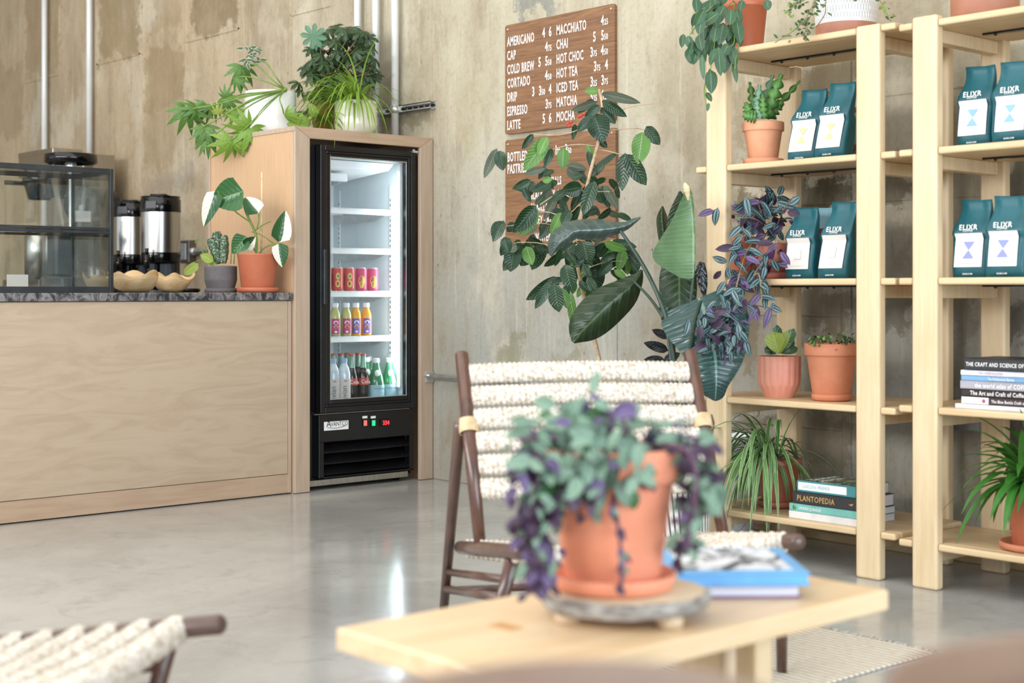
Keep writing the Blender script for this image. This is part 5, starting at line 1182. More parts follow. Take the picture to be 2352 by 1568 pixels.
trad(m, O, [(1740, 520), (1760, 470), (1790, 460)], 26, 44, d-.02, [0, 0, 2], 10, down=-0.3)
trad(m, O, [(1725, 530), (1700, 570), (1690, 620), (1695, 660)], 42, 40, d-.16, [0, 0, 0, 0, 0, 1, 2], 18)
trad(m, O, [(1790, 560), (1760, 590), (1730, 640)], 28, 40, d-.15, [0, 0, 1, 2], 14)
trad(m, O, [(1745, 620), (1745, 670)], 14, 44, d-.2, [0, 0], 12)
trad(m, O, [(1690, 660), (1675, 700), (1660, 740), (1650, 780)], 100, 38, d-.36, [0, 0, 0, 0, 0, 0, 1, 2], 22)
trad(m, O, [(1610, 730), (1650, 750), (1700, 770), (1660, 790)], 90, 36, d-.38, [0, 0, 0, 0, 0, 0, 1, 2], 16)
for a, b, w_, mi in (((1770, 705), (1755, 752), 14, 1), ((1770, 703), (1795, 716), 12, 0), ((1740, 702), (1720, 735), 12, 1), ((1772, 704), (1782, 700), 10, 0), ((1728, 700), (1745, 722), 12, 2), ((1812, 470), (1838, 452), 16, 0), ((1808, 486), (1836, 492), 16, 2)):
    world_leaf(m, O, a, b, w_*1.2, d-.2, shape='lance', mi=mi)
m.build('foliage', VM, t)
m = MB()
for pts in ([(1770, 530), (1720, 560), (1700, 620), (1685, 690), (1650, 740), (1640, 790)], [(1770, 530), (1765, 580), (1725, 640), (1745, 620), (1750, 690)], [(1690, 690), (1730, 700), (1775, 708)], [(1765, 530), (1745, 480), (1740, 460)], [(1780, 530), (1800, 480), (1820, 455)], [(1770, 530), (1735, 500), (1700, 500)], [(1700, 600), (1725, 640), (1700, 620)], [(1765, 528), (1700, 640), (1665, 760)]):
    n_ = len(pts); m.tube(smooth(path3(O, pts, [d-0.25*min(1, i/2.0) for i in range(n_)]), 2), 0.0022, 6)
m.build('stem', MT['stem_vine'], t)
t, O, zt = plant('orange terracotta pot hidden behind purple vines at the shelf left end', 'plant', 1712, 4.24, Z2, 0.068, 0.15, 'terra_plastic', 'rim2')
d = depth(O); m = MB(); trad(m, O, [(1690, 520), (1735, 515)], 18, 30, d-.03, [0, 1], 10, down=-0.2); m.build('foliage', [MT['lf_trad_dk'], MT['lf_trad']], t)

# fourth shelf: fluted pink pot, big terracotta
t, O, zt = plant('fluted pink ceramic pot with a small glossy plant on the fourth shelf', 'plant', 1790, 4.08, Z3, 0.07, 0.01, 'pinkpot', 'cyl', saucer=False, soil=False)
for c_ in [x for x in bpy.data.objects if x.parent == t]: bpy.data.objects.remove(c_)
R = 0.072; hh = 0.142; d = depth(O)
def flu(q, z): return 1+(0.035*abs(math.sin(q*9))-0.02 if 0.042 < z < 0.1425 else 0)
MB().lathe([(0.001, 0), (R*0.68, 0), (R*0.72, 0.004), (R*0.96, 0.040), (R*0.97, 0.0425), (R*1.0, 0.052), (R*1.02, 0.1), (R*1.02, hh), (R*0.93, hh), (R*0.9, hh-0.02)], n=144, mod=flu).build('pot', MT['pinkpot'], t)
MB().disc((0, 0, hh-0.018), R*0.92).build('soil', MT['soil'], t)
MB().lathe([(0.001, -0.0005), (R*0.72, -0.0005), (R*0.72, 0.002), (0.001, 0.002)], n=32).build('felt_pad', MT['terra_pale'], t)
m = MB()
for a, b, w_, mi in (((1788, 812), (1775, 765), 44, 1), ((1795, 812), (1822, 758), 24, 0), ((1785, 812), (1785, 750), 24, 0), ((1795, 812), (1830, 800), 18, 0), ((1782, 812), (1758, 800), 20, 0), ((1785, 812), (1795, 775), 22, 0), ((1792, 812), (1822, 782), 20, 0), ((1780, 812), (1765, 778), 20, 0), ((1792, 812), (1808, 762), 20, 1), ((1785, 812), (1800, 795), 20, 0)):
    world_leaf(m, O, a, b, w_, d-rnd(0.0, .05), shape='obov', curl=0.15, mi=mi)
m.build('foliage', [MT['lf_green'], MT['lf_lime']], t)
t, O, zt = plant('wide terracotta pot with low creeping leaves beside the fluted pink pot', 'plant', 1910, 4.085, Z3, 0.091, 0.185, 'terra', 'classic', rs=0.066, scol='terra'); d = depth(O)
m = MB()
for k in range(150):
    px, py = rnd(1858, 1962), rnd(768, 792)+(rnd(0, 28) if random.random() < 0.25 else 0); dr = rvec(1); P = at_d(px, py, d-0.06+rnd(-.05, .05)); m.leaf(P-O, dr, V((0, -0.5, 1))+rvec(.5), 0.016, 0.010, 'ovate', 0.2, 0.2, 3, random.choice((0, 0, 1)))
m.build('foliage', [MT['lf_coffee'], MT['lf_ivy_l']], t)

# bottom shelf spider plant
t, O, zt = plant('rose plastic pot with a white striped spider plant spilling over the bottom shelf', 'plant', 1788, 4.16, Z4, 0.082, 0.165, 'terra_rose', 'rim2', rs=0.07, scol='terra_rose'); d = depth(O)
m = MB(); P0 = V((0.0, -0.02, 0.17))
for k in range(110):
    a = rnd(PI*0.85, PI*1.75) if k < 85 else rnd(0, 2*PI); el = rnd(0.2, 1.3); dr = V((math.cos(a)*math.cos(el), math.sin(a)*math.cos(el)*0.9, math.sin(el)))
    m.ribbon(P0+V((rnd(-.05, .01), rnd(-.05, .02), 0.0)), dr, rnd(0.22, 0.42), rnd(0.012, 0.019), rnd(1.2, 2.1), 10)
for pts, w_ in (([(1790, 1050), (1800, 1000), (1868, 972)], 10), ([(1780, 1045), (1760, 1000), (1742, 992)], 8), ([(1795, 1050), (1825, 1060), (1850, 1110)], 9), ([(1795, 1050), (1830, 1095), (1858, 1140)], 9), ([(1760, 1060), (1700, 1040), (1680, 1110)], 9)):
    q3 = path3(O, pts, d-0.1); dr = q3[1]-q3[0]; m.ribbon(q3[0], dr, (q3[1]-q3[0]).length+(q3[2]-q3[1]).length, w_*d/F_PX*1.6, 0.7, 10)
m.build('foliage', MT['lf_spider_w'], t)
t = thing('planter', 'large marbled white planter of dark soil on the floor behind the spider plant', 'planter', (-3.60, 4.30, 0.001))
MB().lathe([(0.001, 0), (0.09, 0), (0.1, 0.01), (0.122, 0.34), (0.124, 0.375), (0.116, 0.375), (0.112, 0.34)], n=40).build('pot', MT['marble'], t)
MB().disc((0, 0, 0.345), 0.113).build('soil', MT['soil'], t)

# top shelf: mottled trailing plant
t, O, zt = plant('terracotta plastic pot with long mottled leaves hanging off the top shelf corner', 'plant', 1712, 4.12, 1.766, 0.086, 0.19, 'terra_plastic', 'rim2', saucer=False); d = depth(O)
m = MB()
LL = [((1655, 5), (1600, 25), 22), ((1660, 10), (1608, 45), 24), ((1650, 30), (1608, 60), 26), ((1665, 12), (1640, 60), 24), ((1612, 40), (1606, 78), 22), ((1640, 30), (1645, 62), 24), ((1660, 12), (1655, 35), 22), ((1680, 22), (1676, 56), 24), ((1625, 60), (1632, 100), 26), ((1662, 52), (1652, 100), 26), ((1678, 52), (1682, 112), 26), ((1692, 45), (1700, 98), 24), ((1605, 80), (1612, 115), 20), ((1650, 108), (1655, 170), 22), ((1668, 108), (1664, 165), 26), ((1680, 105), (1690, 150), 20), ((1632, 160), (1634, 212), 26), ((1612, 125), (1616, 180), 12), ((1685, 140), (1692, 188), 12), ((1570, 78), (1566, 108), 14), ((1580, 82), (1588, 112), 18), ((1578, 112), (1588, 145), 16), ((1760, 0), (1766, 22), 18), ((1705, 0), (1700, 25), 16), ((1622, 212), (1634, 232), 12), ((1640, 92), (1630, 128), 22), ((1600, 30), (1590, 60), 14), ((1690, 20), (1700, 55), 18), ((1618, 20), (1600, 55), 20), ((1645, 60), (1640, 95), 22), ((1672, 100), (1660, 130), 20), ((1598, 95), (1604, 125), 16), ((1628, 236), (1625, 255), 8)]
for a_, b_, w_ in LL:
    world_leaf(m, O, a_, b_, w_*1.15, d-rnd(.13, .24), shape='ovate', curl=rnd(0, .15), roll=rnd(-.5, .5))
for k in range(26): 
    px, py = rnd(1590, 1700), rnd(-20, 120); world_leaf(m, O, (px, py), (px+rnd(-14, 10), py+rnd(26, 44)), 20, d-rnd(.12, .2), curl=.1, roll=rnd(-.6, .6))
m.build('foliage', MT['lf_hang'], t)
m = MB()
for pts in ([(1700, -10), (1650, 0), (1610, 40), (1585, 80)], [(1690, -5), (1650, 40), (1640, 110), (1632, 160)], [(1690, -5), (1680, 50), (1690, 100), (1670, 110)], [(1700, 30), (1705, 60), (1690, 130), (1688, 160)], [(1690, -10), (1600, 20), (1588, 60), (1592, 78)], [(1632, 150), (1622, 180), (1616, 210), (1625, 250)]):
    m.tube(smooth(path3(O, pts, [d-.05, d-.17, d-.19, d-.2]), 2), 0.002, 5)
m.build('stem', MT['stem_green'], t)

# net patterned pot with ivy
px0 = 1944; Y_ = 4.14; X = on_y(px0, 60, Y_).x
t = thing('potted_plant', 'white net patterned pot with bare clay base and thin creeping ivy on top', 'plant', (X, Y_, 1.767)); O = V(t.location); d = depth(O); r = 71*d/F_PX
MB().lathe([(0.001, 0), (r*0.93, 0), (r*0.97, 0.006), (r*0.985, 0.05)], n=56).build('clay_base', MT['brownpot'], t)
MB().lathe([(r*0.985, 0.05), (r, 0.06), (r*1.01, 0.2), (r*1.0, 0.21), (r*0.94, 0.21), (r*0.93, 0.19)], n=56).build('pot', MT['net'], t)
MB().disc((0, 0, 0.19), r*0.94).build('soil', MT['soil'], t)
m = MB(); stm = MB()
for pts, n_ in (([(1880, -40), (1870, 10), (1840, 60), (1780, 98)], 34), ([(1890, -40), (1850, 0), (1812, 20), (1815, 40)], 34), ([(1885, -30), (1860, 40), (1850, 70), (1845, 90)], 26), ([(1900, -30), (1895, 10), (1898, 30), (1875, 62)], 10), ([(2000, -40), (2020, 0), (2035, 25), (2045, 48)], 16), ([(1960, -20), (1965, 0)], 6)):
    stm.tube(smooth(path3(O, pts, [d-.1, d-.13, d-.15, d-.15][:len(pts)]), 2), 0.0018, 5)
    for k in range(n_):
        i = random.randrange(len(pts)-1); f = random.random(); px, py = pts[i][0]*(1-f)+pts[i+1][0]*f+random.gauss(0, 6), pts[i][1]*(1-f)+pts[i+1][1]*f+random.gauss(0, 6)
        P = at_d(px, py, d-.14+rnd(-.02, .02)); m.leaf(P-O, rvec(1), (CAMP-P).normalized()+rvec(.6), rnd(.014, .024), rnd(.009, .014), 'ovate', .2, .2, 4, 1 if (px < 1830 or px > 2000) and random.random() < .6 else 0)
m.build('foliage', [MT['lf_ivy'], MT['lf_ivy_l']], t); stm.build('stem', MT['stem_vine'], t)
X = on_y(2262, 60, 4.12).x
t = thing('planter', 'rounded brown clay planter on top of the right shelf unit, mostly above the frame', 'planter', (X, 4.12, 1.756)); r = 76*depth(t.location)/F_PX
MB().lathe([(0.001, 0), (r*0.9, 0), (r, 0.015), (r*1.02, 0.12), (r*0.98, 0.18), (r*0.92, 0.18), (r*0.9, 0.16)], n=40).build('pot', MT['brownpot'], t); MB().disc((0, 0, 0.16), r*0.9).build('soil', MT['soil'], t)

# strap fern at the right edge
X = on_y(2380, 1200, 4.10).x
t = thing('potted_plant', 'orange terracotta pot of glossy strap fern on the lowest shelf at the right edge', 'plant', (X, 4.10, 0.145)); O = V(t.location); pot_parts(t, 0.095, 0.19, 'terra_plastic', 'rim2', rs=0.105, scol='terra'); d = depth(O)
m = MB()
for k in range(50):
    a = rnd(PI*0.75, PI*1.7); el = rnd(0.0, 1.3); dr = V((math.cos(a)*math.cos(el), math.sin(a)*math.cos(el), math.sin(el))); m.ribbon(V((0, 0, 0.2))+V((rnd(-.04, .02), rnd(-.05, .02), 0)), dr, rnd(0.18, 0.32), rnd(0.026, 0.038), rnd(0.4, 1.2), 9)
m.build('foliage', MT['lf_fern'], t)

# --- floor plants between chair and wall -----------------------------------
# coffee tree
t = thing('coffee_tree', 'tall thin coffee tree with glossy ribbed leaves in front of the menu boards', 'plant', (-3.90, 3.93, 0.001)); O = V(t.location); pot_parts(t, 0.13, 0.24, 'greypot', 'plain', saucer=True); d = 5.52
tr = MB()
tr.tube([V((0, 0, 0.2))]+smooth(path3(O, [(1382, 850), (1366, 780), (1347, 710), (1333, 640), (1322, 590), (1325, 560)], d), 2), 0.0078, 8)
tr.tube(smooth(path3(O, [(1325, 560), (1332, 510), (1345, 440), (1357, 390), (1372, 335), (1384, 290), (1385, 240), (1376, 205)], d), 2), 0.0062, 8)
tr.tube(smooth(path3(O, [(1322, 590), (1318, 540), (1340, 470), (1350, 440)], d), 2), 0.005, 7)
for pts in ([(1384, 300), (1420, 298), (1460, 294), (1480, 298)], [(1370, 335), (1320, 330), (1270, 342), (1225, 362)], [(1372, 345), (1390, 345), (1415, 352), (1430, 355)], [(1384, 262), (1350, 275), (1330, 300), (1280, 312), (1225, 308)], [(1357, 388), (1375, 380), (1400, 360)], [(1345, 440), (1310, 430), (1285, 440), (1240, 470)], [(1340, 460), (1300, 500), (1240, 480), (1190, 520)], [(1330, 560), (1280, 520), (1240, 510), (1160, 520)], [(1322, 590), (1260, 560), (1200, 555), (1175, 560)], [(1325, 600), (1370, 575), (1420, 560), (1440, 568)], [(1333, 640), (1300, 650), (1270, 655), (1240, 660)], [(1333, 630), (1360, 610), (1400, 600), (1430, 600)], [(1384, 300), (1400, 270), (1440, 245), (1500, 238)], [(1345, 440), (1380, 440), (1400, 440)], [(1320, 585), (1290, 590), (1250, 600)]):
    tr.tube(smooth(path3(O, pts, d+rnd(-.08, .08)), 2), 0.0019, 5)
tr.build('trunk', MT['stem_brown'], t)
m = MB(); sc_ = 3.733
CL = [(1120,130,1440,205,85,2),(1130,190,1330,320,95,0),(1100,110,985,110,75,1),(1090,200,880,270,75,2),(1120,250,1240,380,85,0),(1060,180,930,290,65,0),(1110,230,990,330,80,0),(1060,300,1135,535,200,2),(1050,320,925,450,90,0),
(1510,410,1620,560,115,0),(1480,460,1440,720,165,1),(1330,640,1305,945,135,0),(1340,650,1500,900,155,0),(1255,640,1055,785,55,0),(540,480,450,600,65,0),(660,510,470,775,150,1),(660,500,590,650,95,1),(800,595,790,770,110,1),(700,600,645,760,75,0),
(230,600,125,840,85,2),(250,620,280,780,115,0),(640,770,475,815,65,2),(830,745,990,775,75,2),(830,770,940,850,95,2),(520,870,370,945,75,0),(540,880,485,1020,95,0),(700,890,545,965,95,1),(690,940,590,1100,85,2),(960,930,795,960,140,0),(1070,880,975,1155,125,0),(1080,930,1130,1065,95,0),(1130,920,1190,1105,85,0),(1150,915,1265,1110,85,2),
(560,1090,380,1310,150,0),(560,1100,440,1330,140,1),(790,1130,680,1200,95,0),(780,1150,695,1330,95,1),(860,1130,790,1245,95,0),(290,1220,200,1390,95,0),(390,1240,320,1310,85,0),(340,1370,265,1510,95,0),(400,1380,425,1460,70,0),(370,1480,290,1640,110,2),(480,1440,530,1590,120,1),(560,1430,610,1510,110,0),
(740,1000,640,1200,80,2),(950,1100,860,1240,110,0),(820,960,700,1050,80,0),(640,1000,560,1080,60,1),(700,1230,600,1370,90,0),(1000,560,1060,700,60,1),(1010,620,1060,790,60,0),(1110,530,1170,590,60,0),(900,390,880,520,50,1),(700,640,690,700,40,0),(620,880,700,860,60,1),(750,880,650,930,60,0),(860,850,960,830,80,0),(1000,840,1080,900,70,0),(880,1480,960,1570,120,0),(930,1450,1000,1560,130,0),(1010,1430,1100,1520,80,0),(1240,1420,1300,1500,80,0),(1330,1410,1400,1500,80,0)]
for x0, y0, x1, y1, w_, mi in CL:
    world_leaf(m, O, (1080+x0/sc_, 180+y0/sc_), (1080+x1/sc_, 180+y1/sc_), w_/sc_*1.0, d+rnd(-.08, .08), shape='ovate', curl=rnd(.02, .12), fold=rnd(.1, .35), mi=mi if random.random() < .85 else 0, roll=rnd(-.35, .35), nt=8, wave=0.06)
for x0, y0, x1, y1, w_, mi in ((240,470,145,532,42,0),(215,480,168,558,32,0),(200,485,252,474,22,0),(222,488,236,568,48,0),(240,500,264,560,32,1),(270,510,286,628,28,1),(255,430,276,508,46,0),(104,375,92,448,52,0),(74,348,84,398,34,0),(62,300,45,356,40,0),(192,370,158,442,48,0),(152,385,124,432,46,0),(284,370,238,402,52,0),(308,360,324,424,62,0),(345,430,346,508,54,0),(368,408,404,434,52,0),(398,378,446,402,50,0),(430,410,442,458,32,1),(448,398,474,444,34,0),(330,510,348,572,42,1),(298,440,322,484,44,0),(388,368,464,378,34,0),(110,372,86,392,30,2),(120,370,140,405,36,0)):
    world_leaf(m, O, (1102+x0*.7692, 276+y0*.7692), (1102+x1*.7692, 276+y1*.7692), w_*.8, d+rnd(-.1, .1), curl=rnd(0, .15), mi=mi, roll=rnd(-.35, .35), nt=8, wave=.08)
for k in range(62):
    px, py = rnd(1285, 1450), rnd(555, 660)
    if px > 1390 and py > 625: continue
    a = rnd(0.2, 2.9); L = rnd(30, 52); world_leaf(m, O, (px, py), (px+L*math.cos(a), py+L*math.sin(a)), L*.5, d+rnd(-.12, .12), curl=rnd(0, .2), mi=random.choice((0, 0, 0, 0, 1)), roll=rnd(-.6, .6), wave=.08)
for k in range(60):
    px, py = rnd(1190, 1420), rnd(370, 570); a = rnd(0.2, 2.9); L = rnd(26, 44); world_leaf(m, O, (px, py), (px+L*math.cos(a), py+L*math.sin(a)), L*.5, d+rnd(.02, .14), curl=rnd(0, .2), mi=random.choice((0, 0, 2)), roll=rnd(-.6, .6))
m.build('foliage', [MT['lf_coffee'], MT['lf_coffee_l'], MT['lf_coffee_d']], t)
m = MB()
for px, py in ((1305, 284), (1312, 280), (1308, 289), (1330, 268), (1335, 266), (1342, 262)): m.sphere(at_d(px, py, d-.05)-O, 0.0065, 8, 6)
m.build('berries', mat('coffee_cherry', (196, 62, 52), 0.3), t)

# bird of paradise in a striped basket
t = thing('bird_of_paradise_plant', 'big paddle leaved plant in a striped basket beside the left shelf post', 'plant', (-3.36, 3.735, 0.001)); O = V(t.location)
MB().lathe([(0.001, 0), (0.10, 0), (0.115, 0.02), (0.13, 0.27), (0.133, 0.28), (0.125, 0.28), (0.12, 0.25)], n=44).build('basket', MT['basket'], t); MB().disc((0, 0, 0.25), 0.12).build('soil', MT['soil'], t)
m = MB(); d = 4.95
for pts, dd, r_ in (([(1425, 530), (1450, 565), (1490, 630), (1530, 720), (1552, 830), (1560, 1100)], [5.1, 5.08, 5.05, 5.0, 5, 5.02], 0.0085), ([(1455, 645), (1500, 690), (1540, 760), (1560, 1100)], [5.3, 5.2, 5.1, 5.02], 0.006), ([(1592, 640), (1580, 760), (1570, 900), (1562, 1100)], [4.98, 5.0, 5.0, 5.02], 0.007), ([(1610, 690), (1590, 760), (1575, 900), (1565, 1100)], [4.85, 4.9, 4.98, 5.02], 0.008), ([(1540, 690), (1548, 800), (1560, 1100)], [5.15, 5.1, 5.02], 0.007)):
    P = smooth(path3(O, pts, dd), 3); m.tube(P, [r_*(0.7+0.5*i/len(P)) for i in range(len(P))], 8)
m.build('stem', MT['stem_dark'], t)
Q = dict(sc=0.7692, org=(1102, 276))
m = MB(); blade(m, O, [(480, 290, 2, 2, 0), (462, 302, 6, 10, 0), (425, 318, 16, 14, -.01), (350, 328, 30, 34, -.03), (285, 330, 26, 32, -.05), (262, 348, 20, 40, -.06), (232, 372, 14, 34, -.05), (212, 406, 2, 4, -.02)], 5.1, dish=0.9, **Q)
m.build('drooping_leaf', MT['lf_grey'], t)
m = MB(); blade(m, O, [(616, 190, 3, 2, 0), (628, 225, 8, 24, .02), (636, 290, 5, 62, .02), (640, 345, 4, 98, .0), (641, 400, 3, 126, -.03), (640, 440, 3, 104, -.03), (637, 474, 2, 40, -.02)], 5.0, dish=-0.5, ripple=.006, **Q)
blade(m, O, [(612, 186, 2, 4, 0), (618, 205, 9, 10, -.01), (622, 238, 3, 2, 0)], 4.97, mi=1, **Q); m.build('pale_leaf', [MT['lf_strel_l'], MT['raffia']], t)
m = MB(); blade(m, O, [(598, 212, 3, 4, 0), (598, 240, 16, 16, 0), (582, 290, 16, 20, .02), (566, 345, 6, 10, .03)], 5.06, **Q)
blade(m, O, [(546, 256, 2, 2, 0), (544, 290, 17, 16, .0), (548, 330, 20, 18, .0), (552, 385, 8, 12, .0)], 5.1, dish=1.5, **Q)
blade(m, O, [(596, 425, 40, 50, 0), (596, 470, 52, 60, 0), (596, 520, 52, 60, -.02), (600, 580, 40, 60, -.03), (620, 620, 10, 30, 0)], 5.09, **Q)
blade(m, O, [(668, 424, 3, 12, 0), (664, 450, 14, 20, 0), (668, 490, 12, 16, 0), (672, 528, 2, 4, 0)], 5.05, mi=1, **Q)
m.build('upright_leaf', [MT['lf_dark'], MT['lf_black']], t)
m = MB(); blade(m, O, [(655, 530, 60, 104, .05), (668, 562, 112, 134, .03), (682, 610, 124, 128, .0), (694, 660, 112, 106, -.02), (703, 710, 90, 84, -.04), (706, 755, 62, 62, -.05), (706, 792, 36, 44, -.05), (704, 824, 24, 34, -.03), (702, 838, 3, 4, -.02)], 4.93, dish=0.12, rows=28, **Q)
m.build('broad_leaf', MT['lf_strel'], t)
m = MB(); blade(m, O, [(484, 446, 3, 3, 0), (468, 476, 22, 22, 0), (432, 512, 48, 42, -.01), (380, 556, 58, 62, -.02), (335, 600, 54, 62, -.02), (300, 636, 36, 44, -.01), (280, 664, 4, 6, .0)], 5.3, dish=.4, **Q); m.build('shaded_leaf', MT['lf_dark'], t)

t = thing('dark_leaved_plant', 'small near black leaved plant behind the top right of the rope chair', 'plant', (-3.63, 3.985, 0.001)); O = V(t.location); pot_parts(t, 0.085, 0.18, 'black', 'plain', saucer=False); d = depth(O)
m = MB(); s_ = MB()
for a_, b_, w_ in (((1538, 775), (1500, 758), 20), ((1535, 805), (1482, 788), 24), ((1528, 830), (1482, 826), 24), ((1525, 830), (1560, 812), 22), ((1540, 800), (1560, 775), 18), ((1530, 855), (1495, 860), 20), ((1520, 905), (1470, 900), 22), ((1520, 900), (1560, 890), 22), ((1515, 955), (1460, 958), 22), ((1520, 960), (1560, 950), 22), ((1500, 905), (1440, 912), 20)):
    world_leaf(m, O, a_, b_, w_, d+rnd(-.03, .03), curl=.1, roll=rnd(-.3, .3)); s_.tube([V((0, 0, .17)), at_d((a_[0]+1), a_[1], d)-O], 0.002, 5)
m.build('foliage', MT['lf_black'], t); s_.build('stem', MT['stem_purple'], t)

# ------------------------------------------------------------------ jute rug
a = on_z(2145, 1501, 0.0)
rg = thing('jute_rug', 'woven natural jute rug under the table and chairs', 'rug', (a.x, a.y, 0.0))
MB().box((-0.60, -2.6, 0.0005), (0, 0, 0.0065)).build('weave', MT['jute'], rg, bevel=0.003)
m = MB()
for k in range(40): m.tube([(-0.60+k*0.6/39, 0, 0.004), (-0.60+k*0.6/39+rnd(-.006, .006), 0.03+rnd(-.004, .006), 0.002)], 0.002, 4)
tag(m.build('fringe', MT['rope'], rg), kind='stuff')

# ------------------------------------------------------------------ low maple table
ZTB = 0.42
tl, tr_ = on_z(771, 1441, ZTB), on_z(2042, 1354, ZTB)
TX0, TX1, TY0, TY1 = tl.x, tr_.x, tl.y, tr_.y
tb = thing('coffee_table', 'low pale maple slab coffee table in the blurred foreground', 'table', ((TX0+TX1)/2, (TY0+TY1)/2, 0.007)); zt_ = ZTB-0.007
hx, hy = (TX1-TX0)/2, (TY1-TY0)/2
MB().box((-hx, -hy, zt_-0.034), (hx, hy, zt_)).build('tabletop', mat('table_maple', (224, 196, 158), 0.35, col2=(214, 183, 142), nscale=4, stretch=(8, 0.8, 8)), tb, bevel=0.004)
yl = on_z(1131, 1431, ZTB)
for y in (yl.y-tb.location.y, -(yl.y-tb.location.y)):
    MB().box((-hx+0.10, y-0.022, 0.0), (hx-0.11, y+0.022, zt_-0.035)).build('leg', MT['maple'], tb, bevel=0.004)
    MB().box((-0.055, y-0.014, zt_-0.001), (-0.005, y+0.014, zt_+0.0008)).build('tenon', MT['maple_dark'], tb)
ys = abs(yl.y-tb.location.y)
MB().tube([(0.0, -ys-0.05, 0.22), (0.0, ys+0.05, 0.22)], 0.021, 18).build('stretcher', MT['maple'], tb)
q = on_y(1672, 1540, tb.location.y+ys-0.07); MB().tube([(q.x-tb.location.x, ys-0.07, 0.19), (q.x-tb.location.x, ys-0.07, zt_-0.034)], 0.013, 16).build('peg', MT['whiteglaze'] if False else MT['slice'], tb)

# log slice trivet
p = on_z(1436, 1384, 0.445)
CC = V((p.x, p.y, 0)); CC = at_d(1433, 1384, 2.255); CC.z = 0
tv = thing('log_slice_stand', 'round bark edged log slice stand on short legs under the big flower pot', 'plant stand', (CC.x, CC.y, ZTB+0.0006))
n = 64; vs_ = []; prof = [(0.001, 0.017), (0.93, 0.017), (1.0, 0.020), (1.02, 0.028), (1.0, 0.038), (0.955, 0.042), (0.001, 0.042)]
def edge(q): return 0.128*(1+0.025*math.sin(3*q)+0.02*math.sin(7*q+1)+0.012*math.sin(17*q))
m = MB()
for r, z in prof:
    for j in range(n): q = 2*PI*j/n; vs_.append((edge(q)*r*math.cos(q), edge(q)*r*math.sin(q), z))
for i in range(6): m.add(vs_ if i == 0 else [], [] , 0)
for i in range(6):
    for j in range(n): m.f.append((i*n+j, i*n+(j+1) % n, (i+1)*n+(j+1) % n, (i+1)*n+j)); m.mi.append(1 if 1 <= i <= 4 else 0); m.sm.append(True)
m.build('slice', [MT['slice'], MT['bark']], tv)
for dl, dd in ((-0.088, -0.045), (0.062, -0.082), (0.02, 0.09)):
    v = camdir(dl, dd); MB().tube([(v.x, v.y, 0), (v.x, v.y, 0.02)], [0.019, 0.022], 14).build('leg', MT['slice'], tv)

# big foreground pot
off = camdir(-0.018, 0.0)
t = thing('potted_plant', 'large orange terracotta pot of green and purple trailing plant on the table', 'plant', (CC.x+off.x, CC.y+off.y, ZTB+0.0432)); O = V(t.location)
MB().lathe([(0.001, 0), (0.082, 0), (0.092, 0.004), (0.099, 0.024), (0.095, 0.027), (0.089, 0.01), (0.001, 0.007)], n=48).build('saucer', MT['terra_fg'], t)
MB().lathe([(0.001, 0.009), (0.071, 0.009), (0.073, 0.014), (0.094, 0.163), (0.095, 0.166), (0.103, 0.168), (0.106, 0.172), (0.109, 0.212), (0.107, 0.218), (0.099, 0.218), (0.096, 0.195)], n=56).build('pot', MT['terra_fg'], t)
MB().disc((0, 0, 0.195), 0.097).build('soil', MT['soil'], t)
d = depth(O); m = MB(); G = [MT['lf_trad_g'], MT['lf_trad_p'], MT['lf_trad_dk'], MT['lf_green']]
def fg(pts, nl, size, dd, mis, spread, down=0.5, asp=0.55):
    trad(m, O, pts, nl, size, d+dd, mis, spread, asp, down)
fg([(1230, 1010), (1300, 1000), (1380, 985), (1450, 985)], 130, 62, -.06, [0, 0, 0, 0, 0, 0, 0, 0, 1, 3], 34, 0.1)
fg([(1240, 1060), (1320, 1070), (1400, 1060), (1460, 1070)], 120, 62, -.10, [0, 0, 0, 0, 0, 0, 0, 0, 0, 1, 3], 30, 0.6)
fg([(1200, 1080), (1215, 1040), (1240, 1100)], 46, 55, -.09, [0, 1, 1, 2], 22)
fg([(1250, 1130), (1300, 1150), (1370, 1130)], 46, 50, -.11, [0, 0, 0, 2], 22)
fg([(1220, 1120), (1215, 1180), (1225, 1240)], 70, 46, -.09, [2, 2, 2, 1, 0], 17, 0.8)
fg([(1225, 1240), (1240, 1300), (1245, 1345)], 70, 42, -.10, [2, 1, 1, 2, 0], 17, 0.8)
fg([(1260, 1140), (1262, 1200)], 26, 40, -.10, [2, 2, 0], 10, 0.8)
fg([(1480, 1010), (1540, 1000), (1600, 1010)], 46, 48, -.02, [0, 0, 2, 1], 17, 0.2)
fg([(1590, 1020), (1615, 1080), (1610, 1130)], 60, 48, -.06, [0, 2, 2, 0], 18)
fg([(1640, 1110), (1600, 1130)], 16, 56, -.07, [0], 14)
fg([(1600, 1130), (1590, 1180), (1570, 1230), (1575, 1270)], 50, 40, -.08, [2, 0, 2, 1, 0], 15, 0.8)
fg([(1405, 1150), (1420, 1190), (1430, 1240), (1428, 1300), (1425, 1345)], 22, 26, -.12, [0, 2, 2, 1], 5, 1.2)
fg([(1475, 1080), (1500, 1105), (1470, 1100)], 6, 34, -.12, [2], 8)
m.build('foliage', G, t)
m = MB()
for pts in ([(1400, 1050), (1260, 1050), (1215, 1150), (1230, 1340)], [(1400, 1050), (1250, 1040), (1225, 1130), (1245, 1340)], [(1400, 1050), (1270, 1090), (1262, 1200)], [(1430, 1050), (1560, 1010), (1610, 1080), (1575, 1270)], [(1410, 1060), (1405, 1130), (1425, 1230), (1428, 1345)], [(1400, 1060), (1300, 1000), (1190, 1010)], [(1420, 1060), (1440, 1000), (1430, 960)]):
    m.tube(smooth(path3(O, pts, [d, d-.1, d-.115, d-.11][:len(pts)]), 3), 0.003, 6)
m.build('stem', MT['stem_purple'], t)

